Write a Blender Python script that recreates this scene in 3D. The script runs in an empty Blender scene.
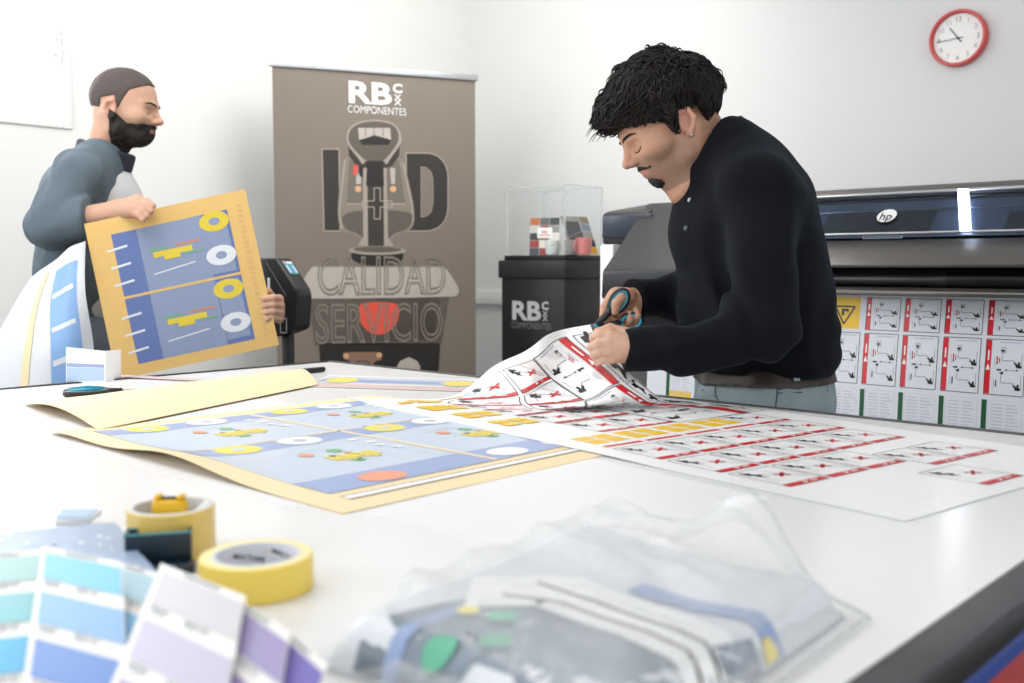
import bpy, bmesh, math, random
import numpy as np
from mathutils import Matrix, Vector
from mathutils.geometry import tessellate_polygon
random.seed(7); rng = np.random.default_rng(7)
scene = bpy.context.scene; COL = scene.collection
PI = math.pi
# ------------------------------------------------------------------ camera geometry
YAW = math.radians(43); PITCH = math.atan(74.5/1000); FPX = 1000.0
F = np.array([-math.sin(YAW), math.cos(YAW), 0]); R = np.array([math.cos(YAW), math.sin(YAW), 0]); Z = np.array([0, 0, 1.])
FP = F*math.cos(PITCH)-Z*math.sin(PITCH); UP = F*math.sin(PITCH)+Z*math.cos(PITCH)
CAM = np.array([0, 0, 1.17]); TZ = 0.92
def ray(px, py): return FP+(px-512)/FPX*R+(341.5-py)/FPX*UP
def atz(px, py, z):
    r = ray(px, py); return CAM+r*(z-CAM[2])/r[2]
def atd(px, py, d):
    r = ray(px, py); return CAM+r*d/(r@F)
def aty(px, py, y):
    r = ray(px, py); return CAM+r*y/r[1]
def atx(px, py, x):
    r = ray(px, py); return CAM+r*x/r[0]
# ------------------------------------------------------------------ materials
def lin(c):
    c = c/255.0
    return c/12.92 if c <= .04045 else ((c+.055)/1.055)**2.4
def hexc(h):
    h = h.lstrip('#'); return tuple(lin(int(h[i:i+2], 16)) for i in (0, 2, 4))+(1,)
MATS = {}
def mat(name, col, rough=.5, metal=0, var=.03, scale=30, bump=0, bscale=200, spec=.5, coat=0, attr=None, sub=0):
    if name in MATS: return MATS[name]
    m = bpy.data.materials.new(name); m.use_nodes = True
    nt = m.node_tree; n = nt.nodes; l = nt.links; b = n['Principled BSDF']
    c = hexc(col) if isinstance(col, str) else tuple(col)+(1,)
    tc = n.new('ShaderNodeTexCoord')
    nz = n.new('ShaderNodeTexNoise'); nz.inputs['Scale'].default_value = scale; nz.inputs['Detail'].default_value = 3
    l.new(tc.outputs['Object'], nz.inputs['Vector'])
    rp = n.new('ShaderNodeMapRange'); rp.inputs['To Min'].default_value = 1-var; rp.inputs['To Max'].default_value = 1+var
    l.new(nz.outputs['Fac'], rp.inputs['Value'])
    mx = n.new('ShaderNodeMix'); mx.data_type = 'RGBA'; mx.blend_type = 'MULTIPLY'; mx.inputs[0].default_value = 1
    if attr:
        a = n.new('ShaderNodeVertexColor'); a.layer_name = attr; l.new(a.outputs['Color'], mx.inputs[6])
    else: mx.inputs[6].default_value = c
    l.new(rp.outputs['Result'], mx.inputs[7]); l.new(mx.outputs[2], b.inputs['Base Color'])
    b.inputs['Roughness'].default_value = rough; b.inputs['Metallic'].default_value = metal
    b.inputs['Specular IOR Level'].default_value = spec; b.inputs['Coat Weight'].default_value = coat
    if sub:
        b.inputs['Subsurface Weight'].default_value = sub; b.inputs['Subsurface Radius'].default_value = (1, .35, .2); b.inputs['Subsurface Scale'].default_value = .008
    if bump:
        n2 = n.new('ShaderNodeTexNoise'); n2.inputs['Scale'].default_value = bscale; n2.inputs['Detail'].default_value = 4
        l.new(tc.outputs['Object'], n2.inputs['Vector'])
        bp = n.new('ShaderNodeBump'); bp.inputs['Strength'].default_value = bump; bp.inputs['Distance'].default_value = .003
        l.new(n2.outputs['Fac'], bp.inputs['Height']); l.new(bp.outputs['Normal'], b.inputs['Normal'])
    MATS[name] = m; return m
def emis(name, col, s):
    m = bpy.data.materials.new(name); m.use_nodes = True; nt = m.node_tree; b = nt.nodes['Principled BSDF']
    b.inputs['Base Color'].default_value = hexc(col); b.inputs['Emission Color'].default_value = hexc(col); b.inputs['Emission Strength'].default_value = s
    MATS[name] = m; return m
def clear(name, tint='#ffffff', refl=.10, rough=.05, bump=0, bscale=25, milky=0):
    """thin clear film or pane: see-through with gloss and an optional milky share"""
    m = bpy.data.materials.new(name); m.use_nodes = True; nt = m.node_tree; n = nt.nodes; l = nt.links
    n.remove(n['Principled BSDF']); out = n['Material Output']
    t = n.new('ShaderNodeBsdfTransparent'); t.inputs[0].default_value = hexc(tint)
    g = n.new('ShaderNodeBsdfGlossy'); g.inputs['Roughness'].default_value = rough
    lw = n.new('ShaderNodeLayerWeight'); lw.inputs['Blend'].default_value = .25
    mr = n.new('ShaderNodeMapRange'); mr.inputs['To Min'].default_value = refl*.4; mr.inputs['To Max'].default_value = min(1, refl*4)
    l.new(lw.outputs['Fresnel'], mr.inputs['Value'])
    mx = n.new('ShaderNodeMixShader'); l.new(mr.outputs['Result'], mx.inputs[0]); l.new(t.outputs[0], mx.inputs[1]); l.new(g.outputs[0], mx.inputs[2])
    res = mx
    if milky:
        d = n.new('ShaderNodeBsdfDiffuse'); d.inputs[0].default_value = (.97, .975, .98, 1)
        m2 = n.new('ShaderNodeMixShader'); m2.inputs[0].default_value = milky; l.new(mx.outputs[0], m2.inputs[1]); l.new(d.outputs[0], m2.inputs[2]); res = m2
    if bump:
        tc = n.new('ShaderNodeTexCoord'); nz = n.new('ShaderNodeTexNoise'); nz.inputs['Scale'].default_value = bscale; nz.inputs['Detail'].default_value = 3; nz.inputs['Distortion'].default_value = 1.5
        l.new(tc.outputs['Object'], nz.inputs['Vector']); bp = n.new('ShaderNodeBump'); bp.inputs['Strength'].default_value = bump; bp.inputs['Distance'].default_value = .01
        l.new(nz.outputs['Fac'], bp.inputs['Height']); l.new(bp.outputs['Normal'], g.inputs['Normal']); l.new(bp.outputs['Normal'], lw.inputs['Normal'])
    l.new(res.outputs[0], out.inputs['Surface']); MATS[name] = m; return m
M = {}
def defm(k, *a, **kw): M[k] = mat(k.replace('_', ' '), *a, **kw)
for k, a, kw in [
    ('film_white', '#e0e3ea', dict(rough=.4, var=.01)), ('white', '#f4f4f2', dict(rough=.45)), ('paper', '#f6f6f6', dict(rough=.35, var=.01)), ('tabletop', '#f1f1f1', dict(rough=.22, var=.012, scale=4)),
    ('black', '#141517', dict(rough=.4)), ('ink', '#151515', dict(rough=.4)), ('red', '#d3212b', dict(rough=.35)), ('green', '#17572f', dict(rough=.4)),
    ('yellow', '#f3c61e', dict(rough=.4)), ('text_grey', '#9aa0a8', dict(rough=.5)), ('pale_line', '#c2c6d0', dict(rough=.5)),
    ('tan', '#f1dab0', dict(rough=.6, var=.03, scale=12)), ('print_blue', '#ccd7e7', dict(rough=.35)), ('band_blue', '#9fb0d8', dict(rough=.35)), ('ring_grey', '#b9c3d6', dict(rough=.4)),
    ('pale_yellow', '#f4df62', dict(rough=.4)), ('orange', '#f0a283', dict(rough=.4)), ('mint', '#86c58f', dict(rough=.4)),
    ('board_tan', '#dfb870', dict(rough=.6, var=.05)), ('board_blue', '#8896b4', dict(rough=.45)), ('board_band', '#5f73a8', dict(rough=.45)), ('board_yellow', '#dcc43a', dict(rough=.4)), ('board_green', '#79a68a', {}), ('board_red', '#c08a80', {}),
    ('plastic', '#1a1c20', dict(rough=.45, bump=.15, bscale=600)), ('plastic_dark', '#0d0e11', dict(rough=.4)), ('plastic_blue', '#26303f', dict(rough=.35)), ('gloss_black', '#0b0c0f', dict(rough=.12)),
    ('grey_metal', '#6f6c6a', dict(rough=.32, metal=.7, var=.08)), ('dark_metal', '#3a3a3d', dict(rough=.35, metal=.6)), ('steel', '#b9bcc0', dict(rough=.22, metal=1)), ('silver', '#c9cbce', dict(rough=.3, metal=.8)),
    ('teal', '#1f93ad', dict(rough=.35)), ('tape_yellow', '#f5d660', dict(rough=.4, var=.04)), ('tape_side', '#f6e7a8', dict(rough=.5)), ('tape_amber', '#e0c067', dict(rough=.25, coat=.3)), ('tape_edge', '#d9cfae', dict(rough=.45)), ('core', '#d6d8de', dict(rough=.7)),
    ('lemon', '#f0bc12', dict(rough=.35)), ('navy', '#0d2536', dict(rough=.3)), ('clock_red', '#cf4a48', dict(rough=.35)), ('logo_white', '#e8e8e8', dict(rough=.4)), ('logo_grey', '#b7b8bd', dict(rough=.4)), ('logo_dim', '#6d7076', dict(rough=.4)),
    ('banner_dark', '#2f2a27', dict(rough=.5)), ('banner_line', '#aca195', dict(rough=.5)), ('joy_dark', '#352f2b', {}), ('joy_mid', '#5c544c', {}), ('joy_grey', '#857b70', {}), ('joy_light', '#a0968a', {}), ('joy_base', '#b5aca4', {}), ('joy_panel', '#6f675d', {}), ('joy_red', '#e0503c', {}), ('joy_copper', '#8d6a58', {}), ('joy_button', '#d3a67e', {}), ('joy_black', '#201c1a', {}),
    ('denim', '#8b9a9f', dict(rough=.85, var=.22, scale=14, bump=.5, bscale=900)), ('stitch', '#46545d', dict(rough=.9)), ('leather', '#2b1f1b', dict(rough=.5)), ('sweater', '#0b0d12', dict(rough=.9, var=.15, bump=.35, bscale=700, spec=.15)), ('button', '#4a5058', dict(rough=.3)),
    ('hair', '#15100d', dict(rough=.5, var=.45, scale=90, spec=.28)), ('beard', '#1b1411', dict(rough=.7, var=.3, scale=200)), ('jacket', '#57656f', dict(rough=.85, var=.12, bump=.3, bscale=500)), ('jacket_dark', '#2b303a', dict(rough=.85)), ('shirt', '#c4c6c9', dict(rough=.85)), ('slate', '#5a6472', dict(rough=.9, var=.12)), ('buzz', '#4d4341', dict(rough=.8, var=.25, scale=300)), ('shoe', '#22201f', dict(rough=.6)),
    ('mug_white', '#dfe5e2', dict(rough=.3)), ('mug_grey', '#9a9c9a', dict(rough=.3)), ('mug_pink', '#cf7f7c', dict(rough=.35)), ('floor', '#8d8c8a', dict(rough=.6, var=.08, scale=3)), ('rim', '#4b4b4e', dict(rough=.45, var=.55, scale=14)), ('frame_blue', '#1f3f8c', dict(rough=.45)), ('frame_red', '#a02824', dict(rough=.6)), ('rose_strip', '#d8c2bd', dict(rough=.4)), ('bag_blue', '#93a5cb', dict(rough=.4, var=.25, scale=30)), ('bag_slate', '#7d8996', dict(rough=.4, var=.35, scale=25)), ('bag_green', '#63b394', {}), ('stone', '#9aa2ae', dict(rough=.5, var=.5, scale=90)), ('plate', '#93a6c2', dict(rough=.4, var=.3, scale=60)), ('screen_teal', '#3f8f98', dict(rough=.3)), ('pale_blue', '#bcd3ee', dict(rough=.2)), ('drape_white', '#dcdfe4', dict(rough=.4)), ('drape_blue', '#86aede', dict(rough=.4)), ('under', '#c3cbd6', dict(rough=.4)), ('trunk', '#ecebe8', {}),
]: defm(k, a, **kw)
sb = M['sweater'].node_tree.nodes['Principled BSDF']; sb.inputs['Sheen Weight'].default_value = .05; sb.inputs['Sheen Roughness'].default_value = .4; sb.inputs['Sheen Tint'].default_value = (.55, .7, 1, 1)
M['skin'] = mat('skin', '#ffffff', rough=.5, attr='tint', var=.05, scale=120, sub=.25, spec=.35)
M['film'] = clear('clear film', refl=.025, rough=.10, bump=.3, bscale=14)
M['bag'] = clear('crinkled clear bag', refl=.08, rough=.08, bump=.8, bscale=26, milky=.20)
M['acrylic'] = clear('acrylic', tint='#fdfefe', refl=.018, rough=.03)
M['acrylic_edge'] = clear('acrylic edge', tint='#f0f2f2', refl=.06, rough=.1, milky=.25)
M['pane'] = clear('window pane', refl=.05, rough=.02)
M['smoked'] = clear('smoked cover', tint='#c9d1dc', refl=.05, rough=.06)
M['glow'] = emis('window reflection', '#f4f6ff', 9.0)  # emission imitating a bright reflection on the printer window
M['tube'] = emis('lamp tube', '#fff8ec', 6.0)
M['screen'] = emis('screen', '#7fb4bb', .5)
# ------------------------------------------------------------------ objects
BASE = {}
def tag(o, label=None, cat=None, group=None, kind=None):
    for k, v in (('label', label), ('category', cat), ('group', group), ('kind', kind)):
        if v: o[k] = v
    return o
def empty(name, loc, label, cat, group=None):
    o = bpy.data.objects.new(name, None); COL.objects.link(o); o.location = loc; o.empty_display_size = .05
    BASE[o.name] = np.array(loc, float); return tag(o, label, cat, group)
def make(name, V, faces, mats, parent=None, mi=None, ang=35, base=None, cols=None):
    V = np.asarray(V, float)
    b = BASE[parent.name] if parent is not None else (np.array([V[:, 0].mean(), V[:, 1].mean(), V[:, 2].min()]) if base is None else np.array(base, float))
    me = bpy.data.meshes.new(name); me.from_pydata((V-b).tolist(), [], [list(map(int, f)) for f in faces])
    for m in mats: me.materials.append(m)
    if mi is not None: me.polygons.foreach_set('material_index', np.asarray(mi, np.int32))
    if cols is not None:
        a = me.color_attributes.new('tint', 'FLOAT_COLOR', 'POINT'); a.data.foreach_set('color', np.asarray(cols, np.float32).ravel())
    me.update(); me.polygons.foreach_set('use_smooth', [True]*len(me.polygons))
    if ang is not None and ang < 179: me.set_sharp_from_angle(angle=math.radians(ang))
    o = bpy.data.objects.new(name, me); COL.objects.link(o); BASE[o.name] = b
    if parent is None: o.location = b
    else: o.parent = parent
    return o
class MB:
    """collects shapes into one mesh"""
    def __init__(s): s.v = []; s.f = []; s.m = []; s.mats = []
    def mi(s, m):
        if m not in s.mats: s.mats.append(m)
        return s.mats.index(m)
    def add(s, V, Fs, m):
        o = len(s.v); s.v.extend([tuple(map(float, p)) for p in V]); i = s.mi(m)
        for f in Fs: s.f.append([o+int(k) for k in f]); s.m.append(i)
    def bm(s, b, m):
        b.verts.ensure_lookup_table(); b.verts.index_update()
        s.add([v.co[:] for v in b.verts], [[v.index for v in f.verts] for f in b.faces], m); b.free()
    def box(s, lo, hi, m, bev=0, seg=2, frame=None):
        b = bmesh.new(); bmesh.ops.create_cube(b, size=1)
        lo = np.array(lo, float); hi = np.array(hi, float); c = (lo+hi)/2; d = hi-lo
        for v in b.verts: v.co = Vector(c+np.array(v.co)*d)
        if bev: bmesh.ops.bevel(b, geom=list(b.edges), offset=bev, segments=seg, affect='EDGES', profile=.5)
        if frame is not None:
            o, X, Y, W = frame
            for v in b.verts: v.co = Vector(o+v.co[0]*X+v.co[1]*Y+v.co[2]*W)
        s.bm(b, m)
    def prism(s, poly, m, f0, f1, bev=0, seg=2):
        """poly: 2-D points, f0/f1 map them to the two end caps"""
        b = bmesh.new(); A = [b.verts.new(f0(*p)) for p in poly]; B = [b.verts.new(f1(*p)) for p in poly]; n = len(poly)
        b.faces.new(A); b.faces.new(B[::-1])
        for i in range(n): b.faces.new((A[i], B[i], B[(i+1) % n], A[(i+1) % n]))
        bmesh.ops.recalc_face_normals(b, faces=b.faces)
        if bev: bmesh.ops.bevel(b, geom=list(b.edges), offset=bev, segments=seg, affect='EDGES', profile=.5)
        s.bm(b, m)
    def tube(s, P, r, m, n=8, closed=False, flat=None):
        P = np.array(P, float); k = len(P); r = np.broadcast_to(np.array(r, float), (k,))
        T = np.roll(P, -1, 0)-np.roll(P, 1, 0) if closed else np.gradient(P, axis=0)
        T /= np.linalg.norm(T, axis=1)[:, None]+1e-12
        up = np.array(flat, float) if flat is not None else (Z if abs(T[0] @ Z) < .9 else np.array([1., 0, 0]))
        V = []; nrm = up-T[0]*(up @ T[0]); nrm /= np.linalg.norm(nrm)
        for i in range(k):
            nrm = nrm-T[i]*(nrm @ T[i]); nrm /= np.linalg.norm(nrm)+1e-12; bn = np.cross(T[i], nrm)
            for j in range(n): V.append(P[i]+r[i]*(math.cos(2*PI*j/n)*nrm+math.sin(2*PI*j/n)*bn))
        fs = []
        for i in range(k if closed else k-1):
            a = i*n; c = ((i+1) % k)*n
            for j in range(n): fs.append((a+j, a+(j+1) % n, c+(j+1) % n, c+j))
        if not closed: fs += [tuple(range(n))[::-1], tuple((k-1)*n+j for j in range(n))]
        s.add(V, fs, m)
    def lathe(s, prof, m, c, ax=(0, 0, 1), n=40, x=None):
        """prof: (radius, height) rings round the axis; m a material or one per band"""
        ax = np.array(ax, float); ax /= np.linalg.norm(ax); X = np.array(x, float) if x is not None else np.cross(ax, [.3, .9, .1]); X -= ax*(X @ ax); X /= np.linalg.norm(X); Y = np.cross(ax, X); c = np.array(c, float)
        V = []
        for (r, h) in prof:
            for j in range(n): V.append(c+ax*h+r*(math.cos(2*PI*j/n)*X+math.sin(2*PI*j/n)*Y))
        for i in range(len(prof)-1):
            fs = [(j, (j+1) % n, n+(j+1) % n, n+j) for j in range(n)]
            s.add(V[i*n:(i+2)*n], fs, m[i] if isinstance(m, list) else m)
    def grid(s, fn, us, vs, m):
        V = [fn(u, v) for v in vs for u in us]; n = len(us)
        s.add(V, [(j*n+i, j*n+i+1, (j+1)*n+i+1, (j+1)*n+i) for j in range(len(vs)-1) for i in range(n-1)], m)
    def build(s, name, parent=None, ang=35, base=None, weld=0):
        V = np.array(s.v); fs = s.f
        o = make(name, V, fs, s.mats, parent, s.m, ang, base)
        if weld:
            b = bmesh.new(); b.from_mesh(o.data); bmesh.ops.remove_doubles(b, verts=b.verts, dist=weld); bmesh.ops.recalc_face_normals(b, faces=b.faces); b.to_mesh(o.data); b.free()
            o.data.polygons.foreach_set('use_smooth', [True]*len(o.data.polygons)); o.data.set_sharp_from_angle(angle=math.radians(ang))
        return o
# ------------------------------------------------------------------ lettering
TXT = {}
def glyphs(string, bold=0, outline=0):
    """centred 2-D mesh of a word, 1 = cap height"""
    k = (string, bold, outline)
    if k in TXT: return TXT[k]
    c = bpy.data.curves.new('word', 'FONT'); c.body = string; c.size = 1; c.resolution_u = 3; c.offset = bold; c.align_x = 'CENTER'
    if outline: c.fill_mode = 'NONE'; c.bevel_depth = outline; c.bevel_resolution = 0
    o = bpy.data.objects.new('word', c); COL.objects.link(o); bpy.context.view_layer.update()
    me = bpy.data.meshes.new_from_object(o.evaluated_get(bpy.context.evaluated_depsgraph_get()))
    V = np.array([v.co[:2] for v in me.vertices]); fs = [list(p.vertices) for p in me.polygons]
    bpy.data.objects.remove(o); bpy.data.curves.remove(c); bpy.data.meshes.remove(me)
    V = V/.69; V[:, 0] -= (V[:, 0].max()+V[:, 0].min())/2; V[:, 1] -= .5
    TXT[k] = (V, fs); return TXT[k]
class Sheet(MB):
    """printed surface: S(u, v, h) gives the point h above the surface at u, v"""
    def __init__(s, S, step=.03): super().__init__(); s.S = S; s.step = step; s.layer = 1
    def body(s, u0, u1, v0, v1, m, under=None, th=.0004, nu=None, nv=None):
        nu = nu or max(2, int((u1-u0)/s.step)+1); nv = nv or max(2, int((v1-v0)/s.step)+1); us = np.linspace(u0, u1, nu+1); vs = np.linspace(v0, v1, nv+1)
        s.grid(lambda u, v: s.S(u, v, 0), us, vs, m); s.grid(lambda u, v: s.S(u, v, -th), us[::-1], vs, under or m)
        for w in (v0, v1): s.grid(lambda u, h: s.S(u, w, h), us, [0, -th], under or m)
        for w in (u0, u1): s.grid(lambda v, h: s.S(w, v, h), vs, [0, -th], under or m)
    def h(s): return .00025*s.layer
    def rect(s, u0, v0, u1, v1, m, step=None):
        st = step or s.step; h = s.h()
        us = np.linspace(u0, u1, max(1, math.ceil(abs(u1-u0)/st))+1); vs = np.linspace(v0, v1, max(1, math.ceil(abs(v1-v0)/st))+1)
        s.grid(lambda u, v: s.S(u, v, h), us, vs, m)
    def frame(s, u0, v0, u1, v1, w, m):
        s.rect(u0, v0, u1, v0+w, m); s.rect(u0, v1-w, u1, v1, m); s.rect(u0, v0+w, u0+w, v1-w, m); s.rect(u1-w, v0+w, u1, v1-w, m)
    def poly(s, pts, m):
        h = s.h(); V = [s.S(u, v, h) for u, v in pts]; t = tessellate_polygon([[Vector((u, v, 0)) for u, v in pts]])
        s.add(V, t, m)
    def line(s, p, q, w, m):
        p = np.array(p, float); q = np.array(q, float); L = np.linalg.norm(q-p)
        if L < 1e-9: return
        d = (q-p)/L; nn = np.array([-d[1], d[0]])*w/2; k = max(1, math.ceil(L/s.step)); h = s.h()
        s.grid(lambda a, b: s.S(*(p+d*a+nn*b), h), np.linspace(0, L, k+1), [-1, 1], m)
    def path(s, pts, w, m):
        for a, b in zip(pts, pts[1:]): s.line(a, b, w, m)
    def disc(s, u, v, ru, rv, m, r0=0, n=28):
        h = s.h()
        if r0: s.grid(lambda a, b: s.S(u+ru*b*math.cos(a), v+rv*b*math.sin(a), h), np.linspace(0, 2*PI, n+1), [r0, 1], m)
        else: s.poly([(u+ru*math.cos(2*PI*i/n), v+rv*math.sin(2*PI*i/n)) for i in range(n)], m)
    def text(s, string, u, v, size, m, rot=0, sx=1, bold=0, outline=0):
        V, fs = glyphs(string, bold, outline); c, sn = math.cos(rot), math.sin(rot); h = s.h()
        s.add([s.S(u+size*(x*sx*c-y*sn), v+size*(x*sx*sn+y*c), h) for x, y in V], fs, m)
def plane_map(O, U, V):
    O, U, V = (np.array(a, float) for a in (O, U, V)); N = np.cross(U, V); N /= np.linalg.norm(N)
    return lambda u, v, h=0: O+u*U+v*V+h*N
def logo(s, u, v, w, m1, m2):
    """white block letters with a small stacked suffix and a word below; w = total width"""
    k = w/5.9
    s.text('RB', u-.78*k, v, 2.3*k, m1, sx=1.32, bold=.032); s.text('C', u+2.4*k, v+.72*k, .95*k, m1, sx=1.2, bold=.04)
    s.text('X', u+2.4*k, v-.30*k, .65*k, m1, sx=1.2, bold=.02); s.text('X', u+2.4*k, v-.86*k, .65*k, m1, sx=1.2, bold=.02)
    s.text('COMPONENTES', u, v-1.9*k, .82*k, m2, sx=.80)
# ------------------------------------------------------------------ smooth bodies from distance fields
def waves(seed, n=7, f0=20, f1=60, st=(1, 1, 1)):
    g = np.random.default_rng(seed); K = g.normal(size=(n, 3)); K /= np.linalg.norm(K, axis=1)[:, None]; K *= g.uniform(f0, f1, (n, 1))*np.array(st); ph = g.uniform(0, 6.28, n)
    def fn(P):
        w = .02*np.sin(P @ (K[0]*.7)+1)[:, None]
        return np.sin((P+w) @ K.T+ph).sum(1)/n**.5
    return fn
class Field:
    def __init__(s): s.ops = []
    def cone(s, a, b, ra, rb, k=.012, op='u', cap=False):
        a = np.array(a, float); b = np.array(b, float); ab = b-a; L = ab @ ab+1e-12
        def f(P):
            t = np.clip((P-a) @ ab/L, 0, 1); d = np.linalg.norm(P-a-t[:, None]*ab, axis=1)-(ra+(rb-ra)*t)
            return np.maximum(d, (P-b) @ ab/L**.5) if cap else d
        s.ops.append((op, k, f)); return s
    def chain(s, pts, rs, k=.004, k0=None):
        for i in range(len(pts)-1): s.cone(pts[i], pts[i+1], rs[i], rs[i+1], k0 if (i == 0 and k0) else k)
        return s
    def ell(s, c, r, ax=None, k=.012, op='u'):
        c = np.array(c, float); r = np.array(r, float); A = np.array(ax, float) if ax is not None else np.eye(3)
        def f(P):
            q = (P-c) @ A.T; k0 = np.linalg.norm(q/r, axis=1); k1 = np.linalg.norm(q/r**2, axis=1)+1e-9; return k0*(k0-1)/k1
        s.ops.append((op, k, f)); return s
    def ball(s, c, r, k=.012, op='u'): return s.ell(c, (r, r, r), None, k, op)
    def cut(s, fn, k=.003): s.ops.append(('i', k, fn)); return s
    def disp(s, fn): s.ops.append(('d', 0, fn)); return s
    def active(s, c, rad):
        return [o for o in s.ops if o[0] in 'id' or o[2](c[None])[0] < rad+o[1]+.03]
    def __call__(s, P, ops=None):
        d = np.full(len(P), .5)
        for op, k, f in (s.ops if ops is None else ops):
            if op == 'd': d = d+f(P); continue
            v = f(P)
            if op == 'u': a, b, sg = d, v, 1
            else: a, b, sg = -d, (v if op == 's' else -v), -1
            h = np.clip(.5+.5*(b-a)/k, 0, 1); m = b*(1-h)+a*h-k*h*(1-h); d = m*sg
        return d
    def grad(s, P, ops=None, e=.0008):
        return np.stack([s(P+e*np.eye(3)[i], ops)-s(P-e*np.eye(3)[i], ops) for i in range(3)], 1)/(2*e)
def polygonize(fd, lo, hi, h, B=14):
    lo = np.array(lo, float); n = np.ceil((np.array(hi)-lo)/h).astype(int); nb = -(-n//B)
    bi = np.stack(np.meshgrid(*[np.arange(k) for k in nb], indexing='ij'), -1).reshape(-1, 3)
    ctr = lo+(bi*B+B/2)*h; rad = B*h*.87; keep = np.abs(fd(ctr)) < rad*1.35+.012; bi = bi[keep]; ctr = ctr[keep]
    loc = np.stack(np.meshgrid(*[np.arange(B+1)]*3, indexing='ij'), -1).reshape(-1, 3); st = (nb*B+2); key = lambda c: (c[:, 0]*st[1]+c[:, 1])*st[2]+c[:, 2]
    cn = np.array([[i, j, k] for i in (0, 1) for j in (0, 1) for k in (0, 1)]); ed = [(a, b) for a in range(8) for b in range(a+1, 8) if abs(cn[a]-cn[b]).sum() == 1]
    VK = []; VP = []; Q = []
    for b0, c0 in zip(bi, ctr):
        ops = fd.active(c0, rad); org = b0*B; val = fd(lo+(org+loc)*h, ops).reshape(B+1, B+1, B+1)
        if val.min() > 0 or val.max() < 0: continue
        cv = np.stack([val[i:i+B, j:j+B, k:k+B] for i, j, k in cn], -1).reshape(-1, 8); ins = cv < 0; act = ins.any(1) & ~ins.all(1); idx = np.nonzero(act)[0]
        cl = np.stack(np.unravel_index(idx, (B, B, B)), 1); cv = cv[idx]; acc = np.zeros((len(idx), 3)); cnt = np.zeros(len(idx))
        for a, b in ed:
            va, vb = cv[:, a], cv[:, b]; x = (va < 0) != (vb < 0); t = np.where(x, va/(va-vb+1e-15), 0)[:, None]
            acc += np.where(x[:, None], cn[a]+(cn[b]-cn[a])*t, 0); cnt += x
        P = lo+(org+cl+acc/cnt[:, None])*h
        for _ in range(2):
            g = fd.grad(P, ops); dd = fd(P, ops); P = P-np.clip(dd/(np.maximum((g*g).sum(1), .2)), -h*.5, h*.5)[:, None]*g
        VK.append(key(org+cl)); VP.append(P)
        for ax in range(3):
            o1, o2 = [(1, 2), (2, 0), (0, 1)][ax]; sl = [slice(0, B)]*3; s2 = list(sl); s2[ax] = slice(1, B+1)
            A = val[tuple(sl)] < 0; Bv = val[tuple(s2)] < 0; w = np.nonzero(A != Bv); c = np.stack(w, 1)+org; flip = ~A[w]
            e1 = np.zeros(3, int); e1[o1] = 1; e2 = np.zeros(3, int); e2[o2] = 1; q = np.stack([key(c-e1-e2), key(c-e2), key(c), key(c-e1)], 1); q[flip] = q[flip][:, ::-1]; Q.append(q)
    VK = np.concatenate(VK); VP = np.concatenate(VP); Q = np.concatenate(Q); o = np.argsort(VK); VK = VK[o]; VP = VP[o]
    ix = np.clip(np.searchsorted(VK, Q), 0, len(VK)-1); ok = (VK[ix] == Q).all(1); return VP, ix[ok]
def onto(fd, p, lift=0.):
    p = np.array(p, float)
    for _ in range(6):
        n = fd.grad(p[None])[0]; n /= np.linalg.norm(n)+1e-9; p = p-n*(fd(p[None])[0]-lift)
    return p
def trace(fd, px, py, d0=.5, tmax=5):
    """the point where the sight line through a pixel meets a field"""
    r = ray(px, py); r = r/np.linalg.norm(r); t = d0
    for _ in range(200):
        d = fd((CAM+r*t)[None])[0]
        if d < .0004: break
        t += max(d*.6, .0003)
        if t > tmax: return None
    return CAM+r*t
def surf(name, fd, lo, hi, h, m, parent, cols=None, ang=180):
    V, Q = polygonize(fd, lo, hi, h); return make(name, V, Q, [m], parent, None, ang, None, cols(V) if cols else None)
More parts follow.
